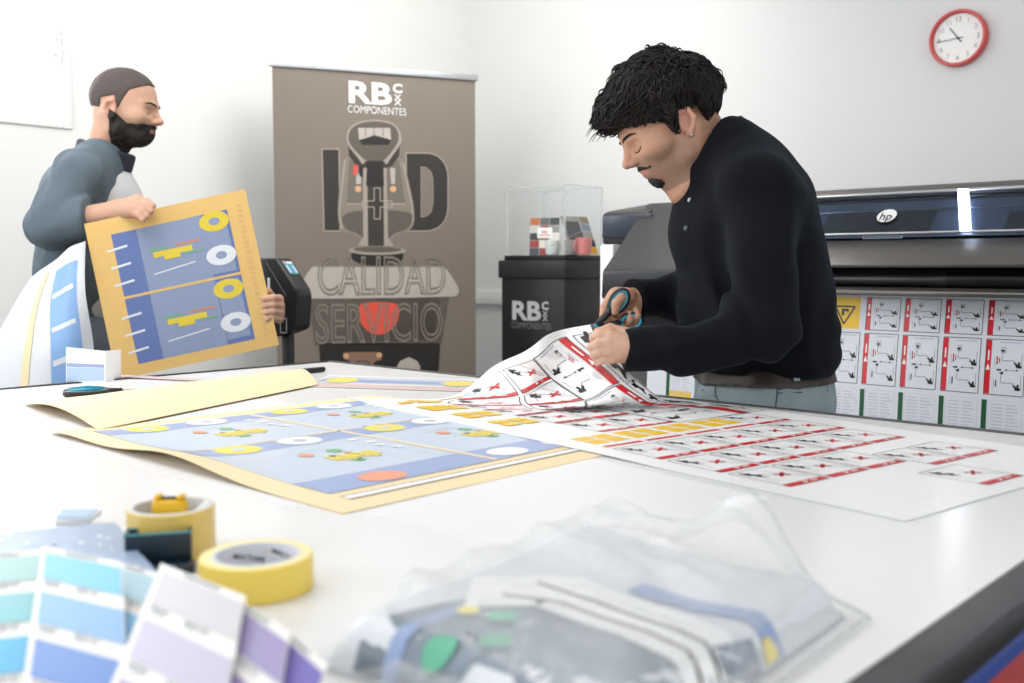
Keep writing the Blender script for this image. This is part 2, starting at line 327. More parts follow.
# ------------------------------------------------------------------ head, shared proportions (f forward, s side, u up from the ear)
class Head:
    def __init__(s, ear, f, u, sd, sc=1.0): s.o = np.array(ear, float); s.f = f; s.u = u; s.s = sd; s.k = sc; s.ax = [f, sd, u]
    def p(s, f, sd, u): return s.o+s.k*(f*s.f+sd*s.s+u*s.u)
    def q(s, P): return (P-s.o) @ np.array(s.ax).T/s.k
    def e(s, fd, c, r, k=.012, op='u'): fd.ell(s.p(*c), np.array(r)*s.k, s.ax, k, op)
    def c(s, fd, a, b, ra, rb, k=.01, op='u'): fd.cone(s.p(*a), s.p(*b), ra*s.k, rb*s.k, k, op)
    def build(s, fd):
        e, c = s.e, s.c
        e(fd, (.02, 0, .043), (.095, .075, .085)); e(fd, (.06, 0, -.010), (.056, .056, .066), .03)
        c(fd, (.076, -.013, -.058), (.076, .013, -.058), .018, .018, .02)
        e(fd, (.086, 0, -.042), (.022, .03, .024), .02)
        for sg in (-1, 1):
            c(fd, (.108, sg*.012, .026), (.088, sg*.043, .026), .011, .009, .014)
            e(fd, (.078, sg*.042, -.010), (.026, .02, .02), .022)
            c(fd, (.066, sg*.014, -.058), (.022, sg*.050, -.052), .017, .018, .02); c(fd, (.022, sg*.050, -.052), (.004, sg*.060, -.01), .018, .016, .02)
            e(fd, (.113, sg*.032, .006), (.013, .015, .011), .012, 's'); e(fd, (.094, sg*.031, .005), (.0125, .0135, .012), .004)
            c(fd, (.105, sg*.022, .0035), (.101, sg*.044, .001), .0022, .002, .003)
        c(fd, (.113, 0, .018), (.131, 0, -.015), .0075, .0085, .01); s_ = .006
        e(fd, (.1335, 0, -.0165), (.0085, .0095, .0085), s_)
        for sg in (-1, 1): e(fd, (.120, sg*.0115, -.020), (.010, .0065, .0075), .006)
        for sg in (-1, 1): e(fd, (.125, sg*.0065, -.0275), (.004, .003, .003), .002, 's')
        c(fd, (.1095, 0, -.030), (.1095, 0, -.038), .0055, .006, .008)
        c(fd, (.1095, -.002, -.0405), (.096, -.022, -.047), .0058, .003, .005); c(fd, (.1095, .002, -.0405), (.096, .022, -.047), .0058, .003, .005)
        c(fd, (.1065, -.002, -.0515), (.095, -.02, -.048), .0062, .003, .005); c(fd, (.1065, .002, -.0515), (.095, .02, -.048), .0062, .003, .005)
        c(fd, (.1165, 0, -.0462), (.097, -.023, -.0475), .0012, .001, .002, 's'); c(fd, (.1165, 0, -.0462), (.097, .023, -.0475), .0012, .001, .002, 's')
        for sg in (-1, 1):
            E0 = .014; t = [(E0+.004, .076, .024), (E0-.012, .081, .018), (E0-.016, .082, .002), (E0-.006, .079, -.013), (E0+.002, .076, -.022)]
            for a, b in zip(t, t[1:]): c(fd, (a[0], sg*a[1], a[2]), (b[0], sg*b[1], b[2]), .0055, .0055, .005)
            e(fd, (E0-.003, sg*.072, .003), (.013, .006, .022), .006); c(fd, (E0+.004, sg*.076, .024), (E0+.012, sg*.073, .012), .0045, .003, .004); c(fd, (E0+.004, sg*.074, -.020), (E0+.001, sg*.075, -.024), .006, .005, .004)
            c(fd, (E0+.011, sg*.073, .002), (E0+.010, sg*.073, -.008), .004, .004, .004)
            e(fd, (E0-.001, sg*.081, .002), (.007, .006, .012), .004, 's')
        return fd
    def tint(s, V, base=(.60, .36, .25), lips=(.50, .22, .18), dark=(.17, .11, .085), stub=.5, ear=(.66, .33, .25)):
        q = s.q(V); f, sd, u = q[:, 0], np.abs(q[:, 1]), q[:, 2]; c = np.tile(np.array(base), (len(V), 1)); head = (f > -.12) & (f < .17) & (u > -.1) & (u < .2) & (sd < .12)
        def mixin(w, col): nonlocal c; w = (np.clip(w, 0, 1)*head)[:, None]; c = c*(1-w)+np.array(col)*w
        g = lambda x, a, b: np.clip((x-a)/(b-a), 0, 1)
        mixin(g(f, .118, .135)*g(u, -.035, -.02)*.35, (.68, .33, .25)); mixin((f < .034)*(f > -.006)*g(sd, .069, .076)*.7, ear)
        jaw = g(u, -.012, -.03)*g(f, .0, .02)*(1-g(np.hypot(f-.075, (u+.005)), .03, .0)*.9)
        mixin(jaw*stub, dark)
        lip = np.exp(-((u+.0465)/.0075)**2)*g(sd, .026, .02)*g(f, .09, .097)*(np.abs(u+.0465) < .0105); mixin(lip*1.2, lips)
        return c, q, mixin
# ------------------------------------------------------------------ man with the scissors
DM = 2.0
def P1(px, py, c=0.): return atd(px, py, DM+c)
def person_cutting():
    base = P1(760, 400); base[2] = 0
    who = empty('person', base, 'man in a black sweater and light jeans leaning over the table, cutting a printed sheet', 'person')
    pt = math.radians(28); f = -math.cos(pt)*R-math.sin(pt)*Z; u = -math.sin(pt)*R+math.cos(pt)*Z
    yw = math.radians(5); f2 = math.cos(yw)*f-math.sin(yw)*F; sd = math.cos(yw)*F+math.sin(yw)*f   # face turned slightly to the viewer
    H = Head(P1(682, 126, 0), f2, u, sd, 1.0)
    sk = H.build(Field())
    sk.cone(P1(694, 132), P1(716, 160), .056, .055, .03); sk.cone(P1(664, 160), P1(688, 182), .03, .05, .03)
    sk.ell(P1(745, 235), (.075, .12, .12), [R, F, Z], .04); sk.ell(P1(757, 320), (.08, .11, .14), [R, F, Z], .04)
    sk.cone(P1(738, 196, -.09), P1(758, 204, -.14), .03, .034, .03); sk.cone(P1(738, 196, .09), P1(753, 200, .14), .03, .034, .03)
    sk.chain([P1(759, 202, -.155), P1(760, 326, -.230), P1(680, 351, -.25), P1(634, 349, -.25)], [.036, .036, .030, .0265], .015)
    sk.chain([P1(753, 198, .16), P1(724, 286, .20), P1(672, 296, .075), P1(645, 299, .036)], [.036, .034, .028, .024], .015)
    # near hand, back to the viewer, fingers folding over the sheet
    W = P1(633, 349, -.25)
    mc = [P1(611, 333.5, -.262), P1(608.5, 342, -.268), P1(609.5, 350.5, -.266), P1(612.5, 358.5, -.258)]
    for p, r in zip(mc, (.0105, .0105, .010, .0095)): sk.cone(W, p, .023, r, .009)
    fg = [[(600, 334.5, -.262), (593.5, 338, -.245), (594, 342, -.225)], [(598, 343.5, -.268), (591.5, 347, -.248), (592.5, 350, -.226)], [(600, 351.5, -.266), (593.5, 354.5, -.248), (594.5, 357, -.228)], [(604, 359, -.259), (598, 361.5, -.243), (598, 363, -.226)]]
    for m0, ch in zip(mc, fg): sk.chain([m0]+[P1(*c) for c in ch], [.0088, .0080, .0076, .0066], .0012, .004)
    sk.chain([P1(626, 336, -.235), P1(610, 329.5, -.222), P1(599, 333, -.213), P1(593, 338, -.212)], [.016, .0105, .0092, .0076], .005)
    # far hand, palm to the viewer, thumb and fingers through the scissor loops
    W = P1(645, 299, .036); k = -.02
    sk.cone(W, P1(617, 298, .012+k), .024, .019, .02); sk.cone(W, P1(626, 312, .02+k), .024, .017, .02); sk.cone(P1(617, 298, .012+k), P1(610, 303, .016+k), .019, .013, .012)
    sk.chain([P1(611, 301, .024+k), P1(604.5, 308, .016+k), P1(603.5, 316, .006+k), P1(609, 321.5, -.002+k)], [.011, .0092, .0084, .0074], .0015, .008)
    sk.chain([P1(614, 307, .034+k), P1(610, 316, .022+k), P1(613, 322.5, .008+k), P1(620, 323.5, -.004+k)], [.011, .0092, .0084, .0074], .0015, .008)
    sk.chain([P1(628, 296, .008+k), P1(621, 297.5, -.012+k), P1(616.5, 303.5, -.020+k), P1(615, 311.5, -.018+k)], [.016, .0112, .0095, .0078], .004, .01)
    sk.chain([P1(622, 313, .036+k), P1(622, 322, .018+k), P1(627, 325.5, .000+k), P1(630, 319, -.014+k), P1(629.5, 313.5, -.012+k)], [.011, .0092, .0086, .0082, .0072], .0015, .008)
    sk.chain([P1(630, 312, .036+k), P1(631, 321, .018+k), P1(635.5, 323, .000+k), P1(637.5, 315.5, -.014+k), P1(636, 310, -.010+k)], [.0105, .0088, .0082, .0078, .0068], .0015, .008)
    def cols(V):
        c, q, mixin = H.tint(V, base=(.50, .275, .18), stub=.62)
        hd = (q[:, 0] > -.09) & (q[:, 0] < .0) & (q[:, 2] < .02) & (q[:, 2] > -.03) & (np.abs(q[:, 1]) < .07)
        c[hd] = c[hd]*.72+np.array((.2, .13, .1))*.28
        hand = ((V-P1(633, 349, -.25)) @ R < .0) & (V[:, 2] < P1(600, 322)[2]); c[hand] = c[hand]*.6+np.array((.72, .50, .40))*.4
        return np.concatenate([c, np.ones((len(V), 1))], 1)
    lo = np.minimum.reduce([P1(585, 400), P1(840, 400, .3), P1(840, 30, -.35), P1(585, 300, .3), P1(585, 380, -.3)])-.05; hi = np.maximum.reduce([P1(585, 30), P1(840, 30, .35), P1(840, 30, -.3), P1(585, 30, .3)])+.05
    surf('body', sk, lo, hi, .0026, M['skin'], who, cols)
    # hair
    cr = Field(); cr.ell(H.p(.02, 0, .043), (.097, .077, .087), H.ax); cr.ell(H.p(.05, 0, .0), (.055, .066, .06), H.ax, .03)
    nz = waves(3, 9, 45, 150); nz2 = waves(5, 6, 25, 50)
    def gline(q):
        f_ = q[:, 0]; return np.interp(f_, [-.1, -.03, -.022, .022, .028, .042, .05, .075, .10, .13], [-.012, -.022, .022, .034, -.006, -.004, .022, .034, .044, .05])
    def hfield(P, fn=1):
        q = H.q(P); t = q[:, 2]-gline(q); w = np.clip(t/.05, 0, 1); w = w*w*(3-2*w)
        d = cr(P)-(.006+.020*w); fr = np.linalg.norm((q-np.array([.112, 0, .083]))/np.array([.040, .058, .034]), axis=1)-1
        d2 = fr*.034; h_ = np.clip(.5+.5*(d2-d)/.02, 0, 1); d = d2*(1-h_)+d*h_-.02*h_*(1-h_)
        if fn: d = d-.0035*nz(P)*np.clip(w+.2, 0, 1)-.0035*nz2(P)*w
        return np.maximum(d, -t-.0015*nz(P))
    hf = Field(); hf.ops = [('u', .0001, hfield)]
    V, Q = polygonize(hf, H.o-.22, H.o+.24, .0038)
    hb = MB(); hb.add(V, Q, M['hair'])
    g = np.random.default_rng(11); sm = hf
    q = H.q(V); cand = np.nonzero(q[:, 2]-gline(q) > .004)[0]; pick = g.choice(cand, 3600, replace=False); P = V[pick].copy(); cq = H.q(P)
    crown = np.array([-.045, .0, .12]); fl = cq-crown; fl[:, 2] *= .9; swirl = g.normal(size=fl.shape)*.35
    fl = fl/np.linalg.norm(fl, axis=1)[:, None]; front = np.clip((cq[:, 0]-.02)/.08, 0, 1)[:, None]
    fl = fl+np.array([.55, 0, -.15])*front+np.array([.1, 0, -.75])*(1-front)*np.clip((.11-cq[:, 2:3])/.08, 0, 1)+swirl
    D = fl @ np.array(H.ax); L = g.uniform(.024, .050, len(P)); path = [P]; curl = g.normal(size=(len(P), 3))*.28
    lift = g.uniform(-.001, .0045, len(P))+(g.random(len(P)) > .93)*.006
    for i in range(6):
        n = sm.grad(P, None, .004); n /= np.linalg.norm(n, axis=1)[:, None]+1e-9; t = D+curl*math.sin(i*.9); t = t-n*(t*n).sum(1)[:, None]; t /= np.linalg.norm(t, axis=1)[:, None]+1e-9
        P = P+t*(L/6)[:, None]; dd = sm(P); P = P-n*np.clip(dd-(lift*math.sin((i+1)/6*2.6)+.001), -.01, .01)[:, None]*.8; path.append(P)
    path = np.stack(path, 1)
    for pth in path: hb.tube(pth, np.array([.0010, .0017, .0018, .0017, .0014, .0009, .0003])*g.uniform(.7, 1.15), M['hair'], 4)
    for k in range(10):   # strands that stand off the fringe and the crown
        a = H.p(.13+g.uniform(-.01, .015), g.uniform(-.05, .02), .075+g.uniform(-.02, .015)); hb.tube([a, a+.02*H.f-.004*H.u, a+.034*H.f-.012*H.u+.006*H.s*g.normal()], [.0012, .001, .0004], M['hair'], 4)
    hb.build('hair', who, 180)
    # brows, lashes, moustache and goatee, earring
    bb = MB()
    for sg in (-1, 1):
        bb = MB(); bb.tube([onto(sk, H.p(*q_), .0008) for q_ in ((.125, sg*.011, .0245), (.124, sg*.020, .0285), (.118, sg*.030, .0305), (.110, sg*.039, .0305), (.100, sg*.047, .0265))], [.0015, .0027, .0029, .0024, .0010], M['hair'], 6); bb.build('eyebrow', who, 180)
        bb = MB(); bb.tube([onto(sk, H.p(*q_), .0006) for q_ in ((.114, sg*.020, .0), (.115, sg*.026, -.0015), (.112, sg*.034, -.0022), (.107, sg*.041, -.002), (.102, sg*.048, -.0008))], [.0005, .0009, .0012, .0012, .0005], M['hair'], 5); bb.build('eyelashes', who, 180)
    nzb = waves(9, 8, 200, 420)
    def beard(P):
        q = H.q(P); f_, s_, u_ = q[:, 0], np.abs(q[:, 1]), q[:, 2]
        goat = np.linalg.norm((np.stack([f_, s_, u_], 1)-np.array([.080, 0, -.069]))/np.array([.028, .030, .022]), axis=1)-1
        must = np.maximum.reduce([np.abs(u_+.0355+.20*s_)-.0034+.05*s_, s_-.034, .072-f_]); soul = np.maximum.reduce([np.abs(u_+.060)-.007, s_-.008, .085-f_])
        reg = np.minimum(goat*.018, must)+.0012*nzb(P*.7); return np.maximum(sk(P, hops)-.0012-.0035*np.clip((-u_-.054)/.01, 0, 1)-.0007*nzb(P), reg)
    hops = sk.active(H.p(.09, 0, -.05), .06); bf = Field(); bf.ops = [('u', .0001, beard)]
    surf('beard', bf, H.p(.09, 0, -.055)-.07, H.p(.09, 0, -.055)+.07, .002, M['beard'], who)
    er = MB(); er.lathe([(0, .003), (.002, .0025), (.003, 0), (.002, -.0025), (0, -.003)], M['silver'], H.p(.0155, -.0815, -.0265), n=12); er.build('earring', who, 180)
    # sweater
    sw = Field()
    sw.ell(P1(746, 226), (.141, .185, .16), [R, F, Z], .05); sw.ell(P1(745, 184), (.085, .155, .088), [R, F, Z], .04); sw.ell(P1(755, 300), (.158, .178, .16), [R, F, Z], .05); sw.ell(P1(763, 350), (.147, .172, .11), [R, F, Z], .04)
    sw.cone(P1(712, 168), P1(705, 230), .06, .06, .05); sw.cone(P1(714, 154), P1(728, 178), .070, .080, .03)
    sw.cone(P1(733, 150, -.03), P1(758, 186, -.15), .048, .066, .04); sw.cone(P1(728, 142, -.05), P1(728, 142, .05), .032, .032, .03); sw.cone(P1(735, 150, .03), P1(757, 180, .15), .05, .08, .04)
    sw.chain([P1(759, 196, -.160), P1(762, 326, -.232), P1(680, 351, -.25)], [.068, .058, .040], .025); sw.cone(P1(680, 351, -.25), P1(627, 350.5, -.25), .040, .0345, .015, cap=True)
    sw.chain([P1(753, 190, .165), P1(724, 286, .20), P1(672, 296, .075)], [.075, .052, .044], .03); sw.cone(P1(672, 296, .075), P1(634, 300, .020), .044, .038, .02, cap=True)
    # cuffs, and the folds that gather at elbow and waist
    for a, b, r in ((P1(643, 350.5, -.25), P1(626, 350.5, -.25), .0372), (P1(649, 298.5, .042), P1(633.5, 300, .0195), .0405)): sw.cone(a, b, r, r-.0005, .003, cap=True)
    w1 = waves(21, 7, 22, 55); w2 = waves(22, 6, 50, 110, (1, 1, .5)); el = P1(735, 325, -.2)
    sw.disp(lambda P: -.0048*w1(P)-.0075*w2(P)*np.exp(-((P-el)**2).sum(1)/.02)-.003*np.sin(P[:, 2]*95+3*np.sin(P @ R*14))*np.exp(-((P[:, 2]-1.02)/.07)**2))
    zh = P1(763, 370)[2]; sw.cut(lambda P: zh-P[:, 2]+.004*np.sin(P @ R*18), .004)
    # neckline
    nc = P1(712, 150); na = -55*R*.012+63*Z*.0; ax = np.array(-.75*R+.66*Z); ax /= np.linalg.norm(ax); cx = np.cross(ax, F); cx /= np.linalg.norm(cx)
    def neck(P): q_ = P-nc; t = q_ @ ax; rr = np.hypot((q_ @ cx)/1.08, q_ @ F); return np.maximum(rr-.072, -t-.014)
    sw.ops.append(('s', .006, neck))
    def collar(P):
        q_ = P-nc; t = q_ @ ax+.003; rr = np.hypot((q_ @ cx)/1.08, q_ @ F); return np.hypot(np.maximum(np.abs(t+.006)-.010, 0), rr-.0745)-.0048
    sw.ops.append(('u', .006, collar))
    surf('sweater', sw, lo-.05, hi+.05, .0048, M['sweater'], who)
    pl = MB()
    for px, py in ((690, 200), (686, 228)):
        pl = MB(); p = trace(sw, px, py, 1.2); n = sw.grad(p[None])[0]; n /= np.linalg.norm(n); pl.lathe([(0, .003), (.004, .003), (.0055, .0015), (.0055, -.001)], M['button'], p, n, 14); pl.build('button', who, 60)
    # jeans with belt
    je = Field(); je.ell(P1(763, 400), (.137, .162, .16), [R, F, Z], .03)
    for c in (-.085, .085):
        hp = P1(760, 425, c*.9); kn = P1(748, 425, c); kn[2] = .50; an = P1(760, 425, c); an[2] = .09; je.chain([hp, kn, an], [.105, .078, .062], .03)
    je.cone(P1(722, 404, -.09), P1(735, 425, -.09), .05, .06, .03)
    wj = waves(31, 6, 25, 60); wk = waves(32, 5, 60, 110, (.4, .4, 1.3)); je.disp(lambda P: -.003*wj(P)-.0018*wk(P)); zb = P1(763, 364)[2]; je.cut(lambda P: P[:, 2]-zb, .004); je.cut(lambda P: .06-P[:, 2], .004)
    jeans = surf('jeans', je, P1(763, 400)*[1, 1, 0]-[.3, .3, 0], P1(763, 350)+[.3, .3, .05], .006, M['denim'], who)
    je0 = Field(); je0.ell(P1(763, 400), (.137, .162, .16), [R, F, Z]); z1 = P1(763, 378.5)[2]; z0 = P1(763, 363)[2]
    bl = Field(); jb = je.ops[:7]; bl.ops = [('u', .0001, lambda P: np.maximum.reduce([je(P, jb)-.0055, z1-P[:, 2], P[:, 2]-z0, -je(P, jb)-.01]))]
    surf('belt', bl, P1(763, 370)-.25, P1(763, 370)+.25, .0045, M['leather'], who, ang=50)
    def seam(pts, r, nm, m):
        q_ = [trace(je, *p, 1.2, 2.6) for p in pts]; t = MB(); q_ = np.array([p for p in q_ if p is not None]); q_ = np.concatenate([q_[i]+(q_[i+1]-q_[i])*np.linspace(0, 1, 6)[:-1, None] for i in range(len(q_)-1)]+[q_[-1:]]); t.tube(q_, r, m, 5); return t
    t = MB()
    for pts in ([(777, 381), (777.5, 392), (775, 412)], [(777, 389.5), (800, 389), (828, 387.5)], [(777, 393), (800, 392.5), (828, 391)], [(717, 381), (715, 392), (720, 406)], [(694, 380), (702, 390), (716, 397)]):
        seam(pts, .0014, '', M['stitch']).build('stitching', jeans, 180)
    lp = MB(); a = trace(bl, 797, 368, 1.2); b = trace(bl, 796, 380, 1.2); o_ = -F*.004
    lp.box((-.006, -.003, -.0), (.006, .003, .036), M['denim'], .002, frame=(b+o_-Z*.002, R, F, Z)); lp.build('belt_loop', jeans, 35)
    for c in (-.09, .09):
        a = P1(755, 425, c); a[2] = .045; s2 = Field(); s2.ell(a-.04*R, (.14, .048, .05), [R, F, Z]); s2.cone(a+.03*R, a+.03*R+.06*Z, .05, .058, .03); s2.cut(lambda P: .0-P[:, 2], .003)
        surf('shoe', s2, a-.25, a+.25, .007, M['shoe'], who)
    return who
# ------------------------------------------------------------------ man carrying the board
D2 = 3.0
def P2(px, py, c=0.): return atd(px, py, D2+c)
def person_carrying():
    base = P2(85, 345); base[2] = 0
    who = empty('person', base, 'bearded man with shaved head in a grey-blue jacket carrying a tan board past the table', 'person')
    pt = math.radians(6); f = math.cos(pt)*R-math.sin(pt)*Z; u = math.sin(pt)*R+math.cos(pt)*Z
    H = Head(P2(116, 112, .0), f, u, -F, 1.0); sk = H.build(Field())
    sk.cone(P2(112, 122), P2(103, 158), .055, .056, .03)
    sk.ell(P2(93, 205), (.10, .16, .16), [R, F, Z], .05); sk.ell(P2(85, 290), (.10, .14, .2), [R, F, Z], .05)
    sk.cone(P2(95, 168, -.10), P2(80, 176, -.16), .035, .035, .04); sk.cone(P2(95, 168, .10), P2(90, 176, .16), .035, .035, .04)
    sk.chain([P2(78, 175, -.18), P2(50, 228, -.22), P2(118, 211, -.235)], [.04, .042, .029], .02)
    sk.chain([P2(95, 175, .18), P2(150, 262, .16), P2(262, 306, .02)], [.05, .043, .028], .02)
    # right hand over the top edge of the board
    W = P2(118, 211, -.235); mc = [P2(138, 199, -.25), P2(137, 203, -.262), P2(135, 208, -.268), P2(132, 212, -.268)]
    for p in mc: sk.cone(W, p, .024, .0135, .014)
    tp = [[(147, 202, -.262), (153, 206, -.272)], [(146, 206, -.276), (151, 211, -.280)], [(143, 211, -.280), (147, 216, -.284)], [(139, 215, -.280), (143, 219.5, -.284)]]
    for m0, ch in zip(mc, tp): sk.chain([m0]+[P2(*c) for c in ch], [.0115, .0105, .0085], .003, .006)
    sk.chain([P2(124, 205, -.215), P2(136, 199, -.20), P2(146, 203, -.19)], [.015, .012, .0095], .006)
    # left hand round the right edge
    W = P2(272, 308, .0); mc = [P2(279, 299, -.03), P2(280, 306, -.035), P2(280, 313, -.034), P2(279, 319, -.03)]
    for p in mc: sk.cone(W, p, .024, .0135, .014)
    for i, m0 in enumerate(mc):
        y = 299+i*6.7; sk.chain([m0, P2(273, y-1, -.128-.006*(i < 3)), P2(264+i, y, -.142), P2(257+i*1.5, y+1, -.136)], [.0115, .0105, .0095, .008], .003, .006)
    sk.chain([P2(272, 298, .01), P2(268, 292, -.03), P2(262, 291, -.055)], [.015, .0115, .009], .006)
    def cols(V):
        c, q, mixin = H.tint(V, base=(.56, .335, .235), stub=.3)
        w = np.clip((q[:, 2]-.055)/.02, 0, 1)*np.clip((.10-q[:, 0])/.02, 0, 1); mixin(w*.55, (.12, .095, .085))
        return np.concatenate([c, np.ones((len(V), 1))], 1)
    lo = np.minimum.reduce([P2(20, 380), P2(20, 200, -.35), P2(300, 380, .3), P2(20, 200, .4)])-.06; hi = np.maximum.reduce([P2(20, 60), P2(300, 60, .3), P2(300, 60, -.35), P2(20, 60, .4)])+.06
    surf('body', sk, lo, hi, .0036, M['skin'], who, cols)
    # cropped hair and full beard
    def crop(P):
        q = H.q(P); f_, u_ = q[:, 0], q[:, 2]; g = np.interp(f_, [-.1, -.025, -.02, .022, .03, .045, .06, .1], [-.02, -.02, .03, .04, .0, .03, .06, .085]); d = sk(P, hops)-.003-.0007*nz(P)
        return np.maximum(d, (g-u_)*.8)
    nz = waves(41, 8, 150, 300); hops = [o for o in sk.ops[:2]]
    hf = Field(); hf.ops = [('u', .0001, crop)]; surf('hair', hf, H.o-.2, H.o+.2, .004, M['buzz'], who)
    def beard(P):
        q = H.q(P); f_, s_, u_ = q[:, 0], np.abs(q[:, 1]), q[:, 2]; top = np.interp(f_, [.0, .03, .055, .085, .10, .13], [.005, -.012, -.034, -.034, -.030, -.030])
        mouth = np.maximum(np.abs(u_+.0465)-.006, s_-.02); reg = np.maximum.reduce([u_-top, .012-f_, -u_-.115, -(mouth)])
        return np.maximum(sk(P, bops)-.004-.008*np.clip((-u_-.05)/.04, 0, 1)*np.clip(f_/.08, 0, 1)-.0015*nz(P), reg)
    bops = sk.active(H.p(.07, 0, -.05), .09); bf = Field(); bf.ops = [('u', .0001, beard)]; surf('beard', bf, H.p(.06, 0, -.06)-.12, H.p(.06, 0, -.06)+.12, .0035, M['beard'], who)
    for sg in (-1, 1): bb = MB(); bb.tube([onto(sk, H.p(*q_), .0008) for q_ in ((.125, sg*.011, .0235), (.124, sg*.020, .029), (.118, sg*.030, .0325), (.110, sg*.039, .0325), (.100, sg*.047, .028))], [.0016, .0028, .0030, .0024, .0010], M['beard'], 6); bb.build('eyebrow', who, 180)
    # jacket over a light shirt
    ja = Field(); ja.ell(P2(91, 205), (.125, .20, .17), [R, F, Z], .05); ja.ell(P2(85, 270), (.13, .19, .20), [R, F, Z], .05)
    ja.cone(P2(102, 156, -.05), P2(102, 156, .05), .04, .04, .04); ja.cone(P2(98, 158, -.04), P2(82, 174, -.15), .045, .066, .04); ja.cone(P2(98, 158, .04), P2(92, 172, .16), .045, .075, .04)
    ja.chain([P2(80, 176, -.175), P2(50, 226, -.22)], [.068, .058], .03); ja.cone(P2(50, 226, -.22), P2(89, 218.5, -.232), .058, .050, .02, cap=True); ja.chain([P2(95, 176, .175), P2(150, 262, .16)], [.07, .056], .03); ja.cone(P2(150, 262, .16), P2(240, 300, .05), .056, .045, .02, cap=True)
    ja.cone(P2(78, 221, -.23), P2(90, 218.3, -.2325), .0535, .053, .004, cap=True)
    w1 = waves(51, 7, 20, 50); w3 = waves(52, 6, 45, 100); ja.disp(lambda P: -.006*w1(P)-.003*w3(P)); zh = P2(85, 318)[2]; ja.cut(lambda P: zh-P[:, 2], .005)
    nc = P2(106, 152); ax = Z*.95+R*.3; ax /= np.linalg.norm(ax); cx = np.cross(ax, F)
    def neck(P): q_ = P-nc; return np.maximum(np.hypot(q_ @ cx, q_ @ F)-.066, -(q_ @ ax)-.012)
    ja.ops.append(('s', .006, neck)); jk = surf('jacket', ja, lo-.1, hi+.1, .0065, M['jacket'], who)
    co = Field(); co.ops = [('u', .001, lambda P: np.hypot(np.maximum(np.abs((P-nc) @ ax+.012)-.018, 0), np.hypot((P-nc) @ cx, (P-nc) @ F)-.074)-.010)]
    surf('collar', co, nc-.15, nc+.15, .005, M['jacket_dark'], jk)
    sh = Field(); sh.ell(P2(101, 215), (.122, .15, .17), [R, F, Z], .05); sh.ell(P2(95, 285), (.115, .14, .17), [R, F, Z], .05); sh.disp(lambda P: -.003*w1(P)); sh.cut(lambda P: zh-P[:, 2]-.01, .005); sh.ops.append(('s', .006, neck))
    surf('shirt', sh, lo-.1, hi+.1, .008, M['shirt'], who)
    je = Field(); je.ell(P2(87, 345), (.135, .165, .16), [R, F, Z], .03)
    for c, kx in ((-.09, 105), (.09, 75)):
        hp = P2(88, 355, c*.9); kn = P2(kx, 355, c); kn[2] = .48; an = P2(kx-14, 355, c); an[2] = .09; je.chain([hp, kn, an], [.105, .075, .06], .03)
        a = an.copy(); a[2] = .045; s2 = Field(); s2.ell(a+.04*R, (.14, .048, .05), [R, F, Z]); s2.cone(a-.02*R, a-.02*R+.06*Z, .05, .058, .03); s2.cut(lambda P: .0-P[:, 2], .003); surf('shoe', s2, a-.25, a+.25, .008, M['shoe'], who)
    je.disp(lambda P: -.004*w1(P)); zb = P2(87, 312)[2]; je.cut(lambda P: P[:, 2]-zb, .004); je.cut(lambda P: .06-P[:, 2], .004)
    surf('trousers', je, P2(87, 345)*[1, 1, 0]-[.35, .35, 0], P2(87, 320)+[.35, .35, .08], .008, M['slate'], who)
    return who
# ------------------------------------------------------------------ the room
XL, YB = -3.95, 3.9
def wall_mat():
    m = bpy.data.materials.new('painted block wall'); m.use_nodes = True; nt = m.node_tree; n = nt.nodes; l = nt.links; b = n['Principled BSDF']
    b.inputs['Base Color'].default_value = (.80, .80, .79, 1); b.inputs['Roughness'].default_value = .6
    tc = n.new('ShaderNodeTexCoord'); mp = n.new('ShaderNodeMapping'); mp.inputs['Rotation'].default_value = (0, PI/2, PI/2) ; mp.vector_type = 'POINT'
    sx = n.new('ShaderNodeSeparateXYZ'); cb = n.new('ShaderNodeCombineXYZ'); l.new(tc.outputs['Object'], sx.inputs[0]); l.new(sx.outputs['Y'], cb.inputs['X']); l.new(sx.outputs['Z'], cb.inputs['Y'])
    br = n.new('ShaderNodeTexBrick'); br.inputs['Scale'].default_value = 1; br.inputs['Brick Width'].default_value = .4; br.inputs['Row Height'].default_value = .2; br.inputs['Mortar Size'].default_value = .006; br.inputs['Mortar Smooth'].default_value = 1
    br.inputs['Color1'].default_value = br.inputs['Color2'].default_value = (1, 1, 1, 1); br.inputs['Mortar'].default_value = (.75, .75, .75, 1); l.new(cb.outputs[0], br.inputs['Vector'])
    nz = n.new('ShaderNodeTexNoise'); nz.inputs['Scale'].default_value = 40; nz.inputs['Detail'].default_value = 5; l.new(tc.outputs['Object'], nz.inputs['Vector'])
    ad = n.new('ShaderNodeMath'); ad.operation = 'MULTIPLY_ADD'; ad.inputs[1].default_value = .5; l.new(nz.outputs['Fac'], ad.inputs[0]); l.new(br.outputs['Color'], ad.inputs[2])
    bp = n.new('ShaderNodeBump'); bp.inputs['Strength'].default_value = .22; bp.inputs['Distance'].default_value = .004; l.new(ad.outputs[0], bp.inputs['Height']); l.new(bp.outputs['Normal'], b.inputs['Normal'])
    return m
M['block'] = wall_mat(); M['plaster'] = mat('plaster', '#dddddd', rough=.7, bump=.08, bscale=60, var=.012, scale=2)
def setting(mb, name, **k): return tag(mb.build(name, base=(0, 0, 0), **k), kind='structure')
b = MB(); b.box((XL-.2, -2.5, -.1), (3.0, YB+.2, 0), M['floor']); setting(b, 'floor')
b = MB(); b.box((XL-.2, YB, 0), (3.0, YB+.2, 3.0), M['plaster']); setting(b, 'wall_back')
wy0, wy1, wz0, wz1 = .42, 1.72, 1.705, 2.75
b = MB()
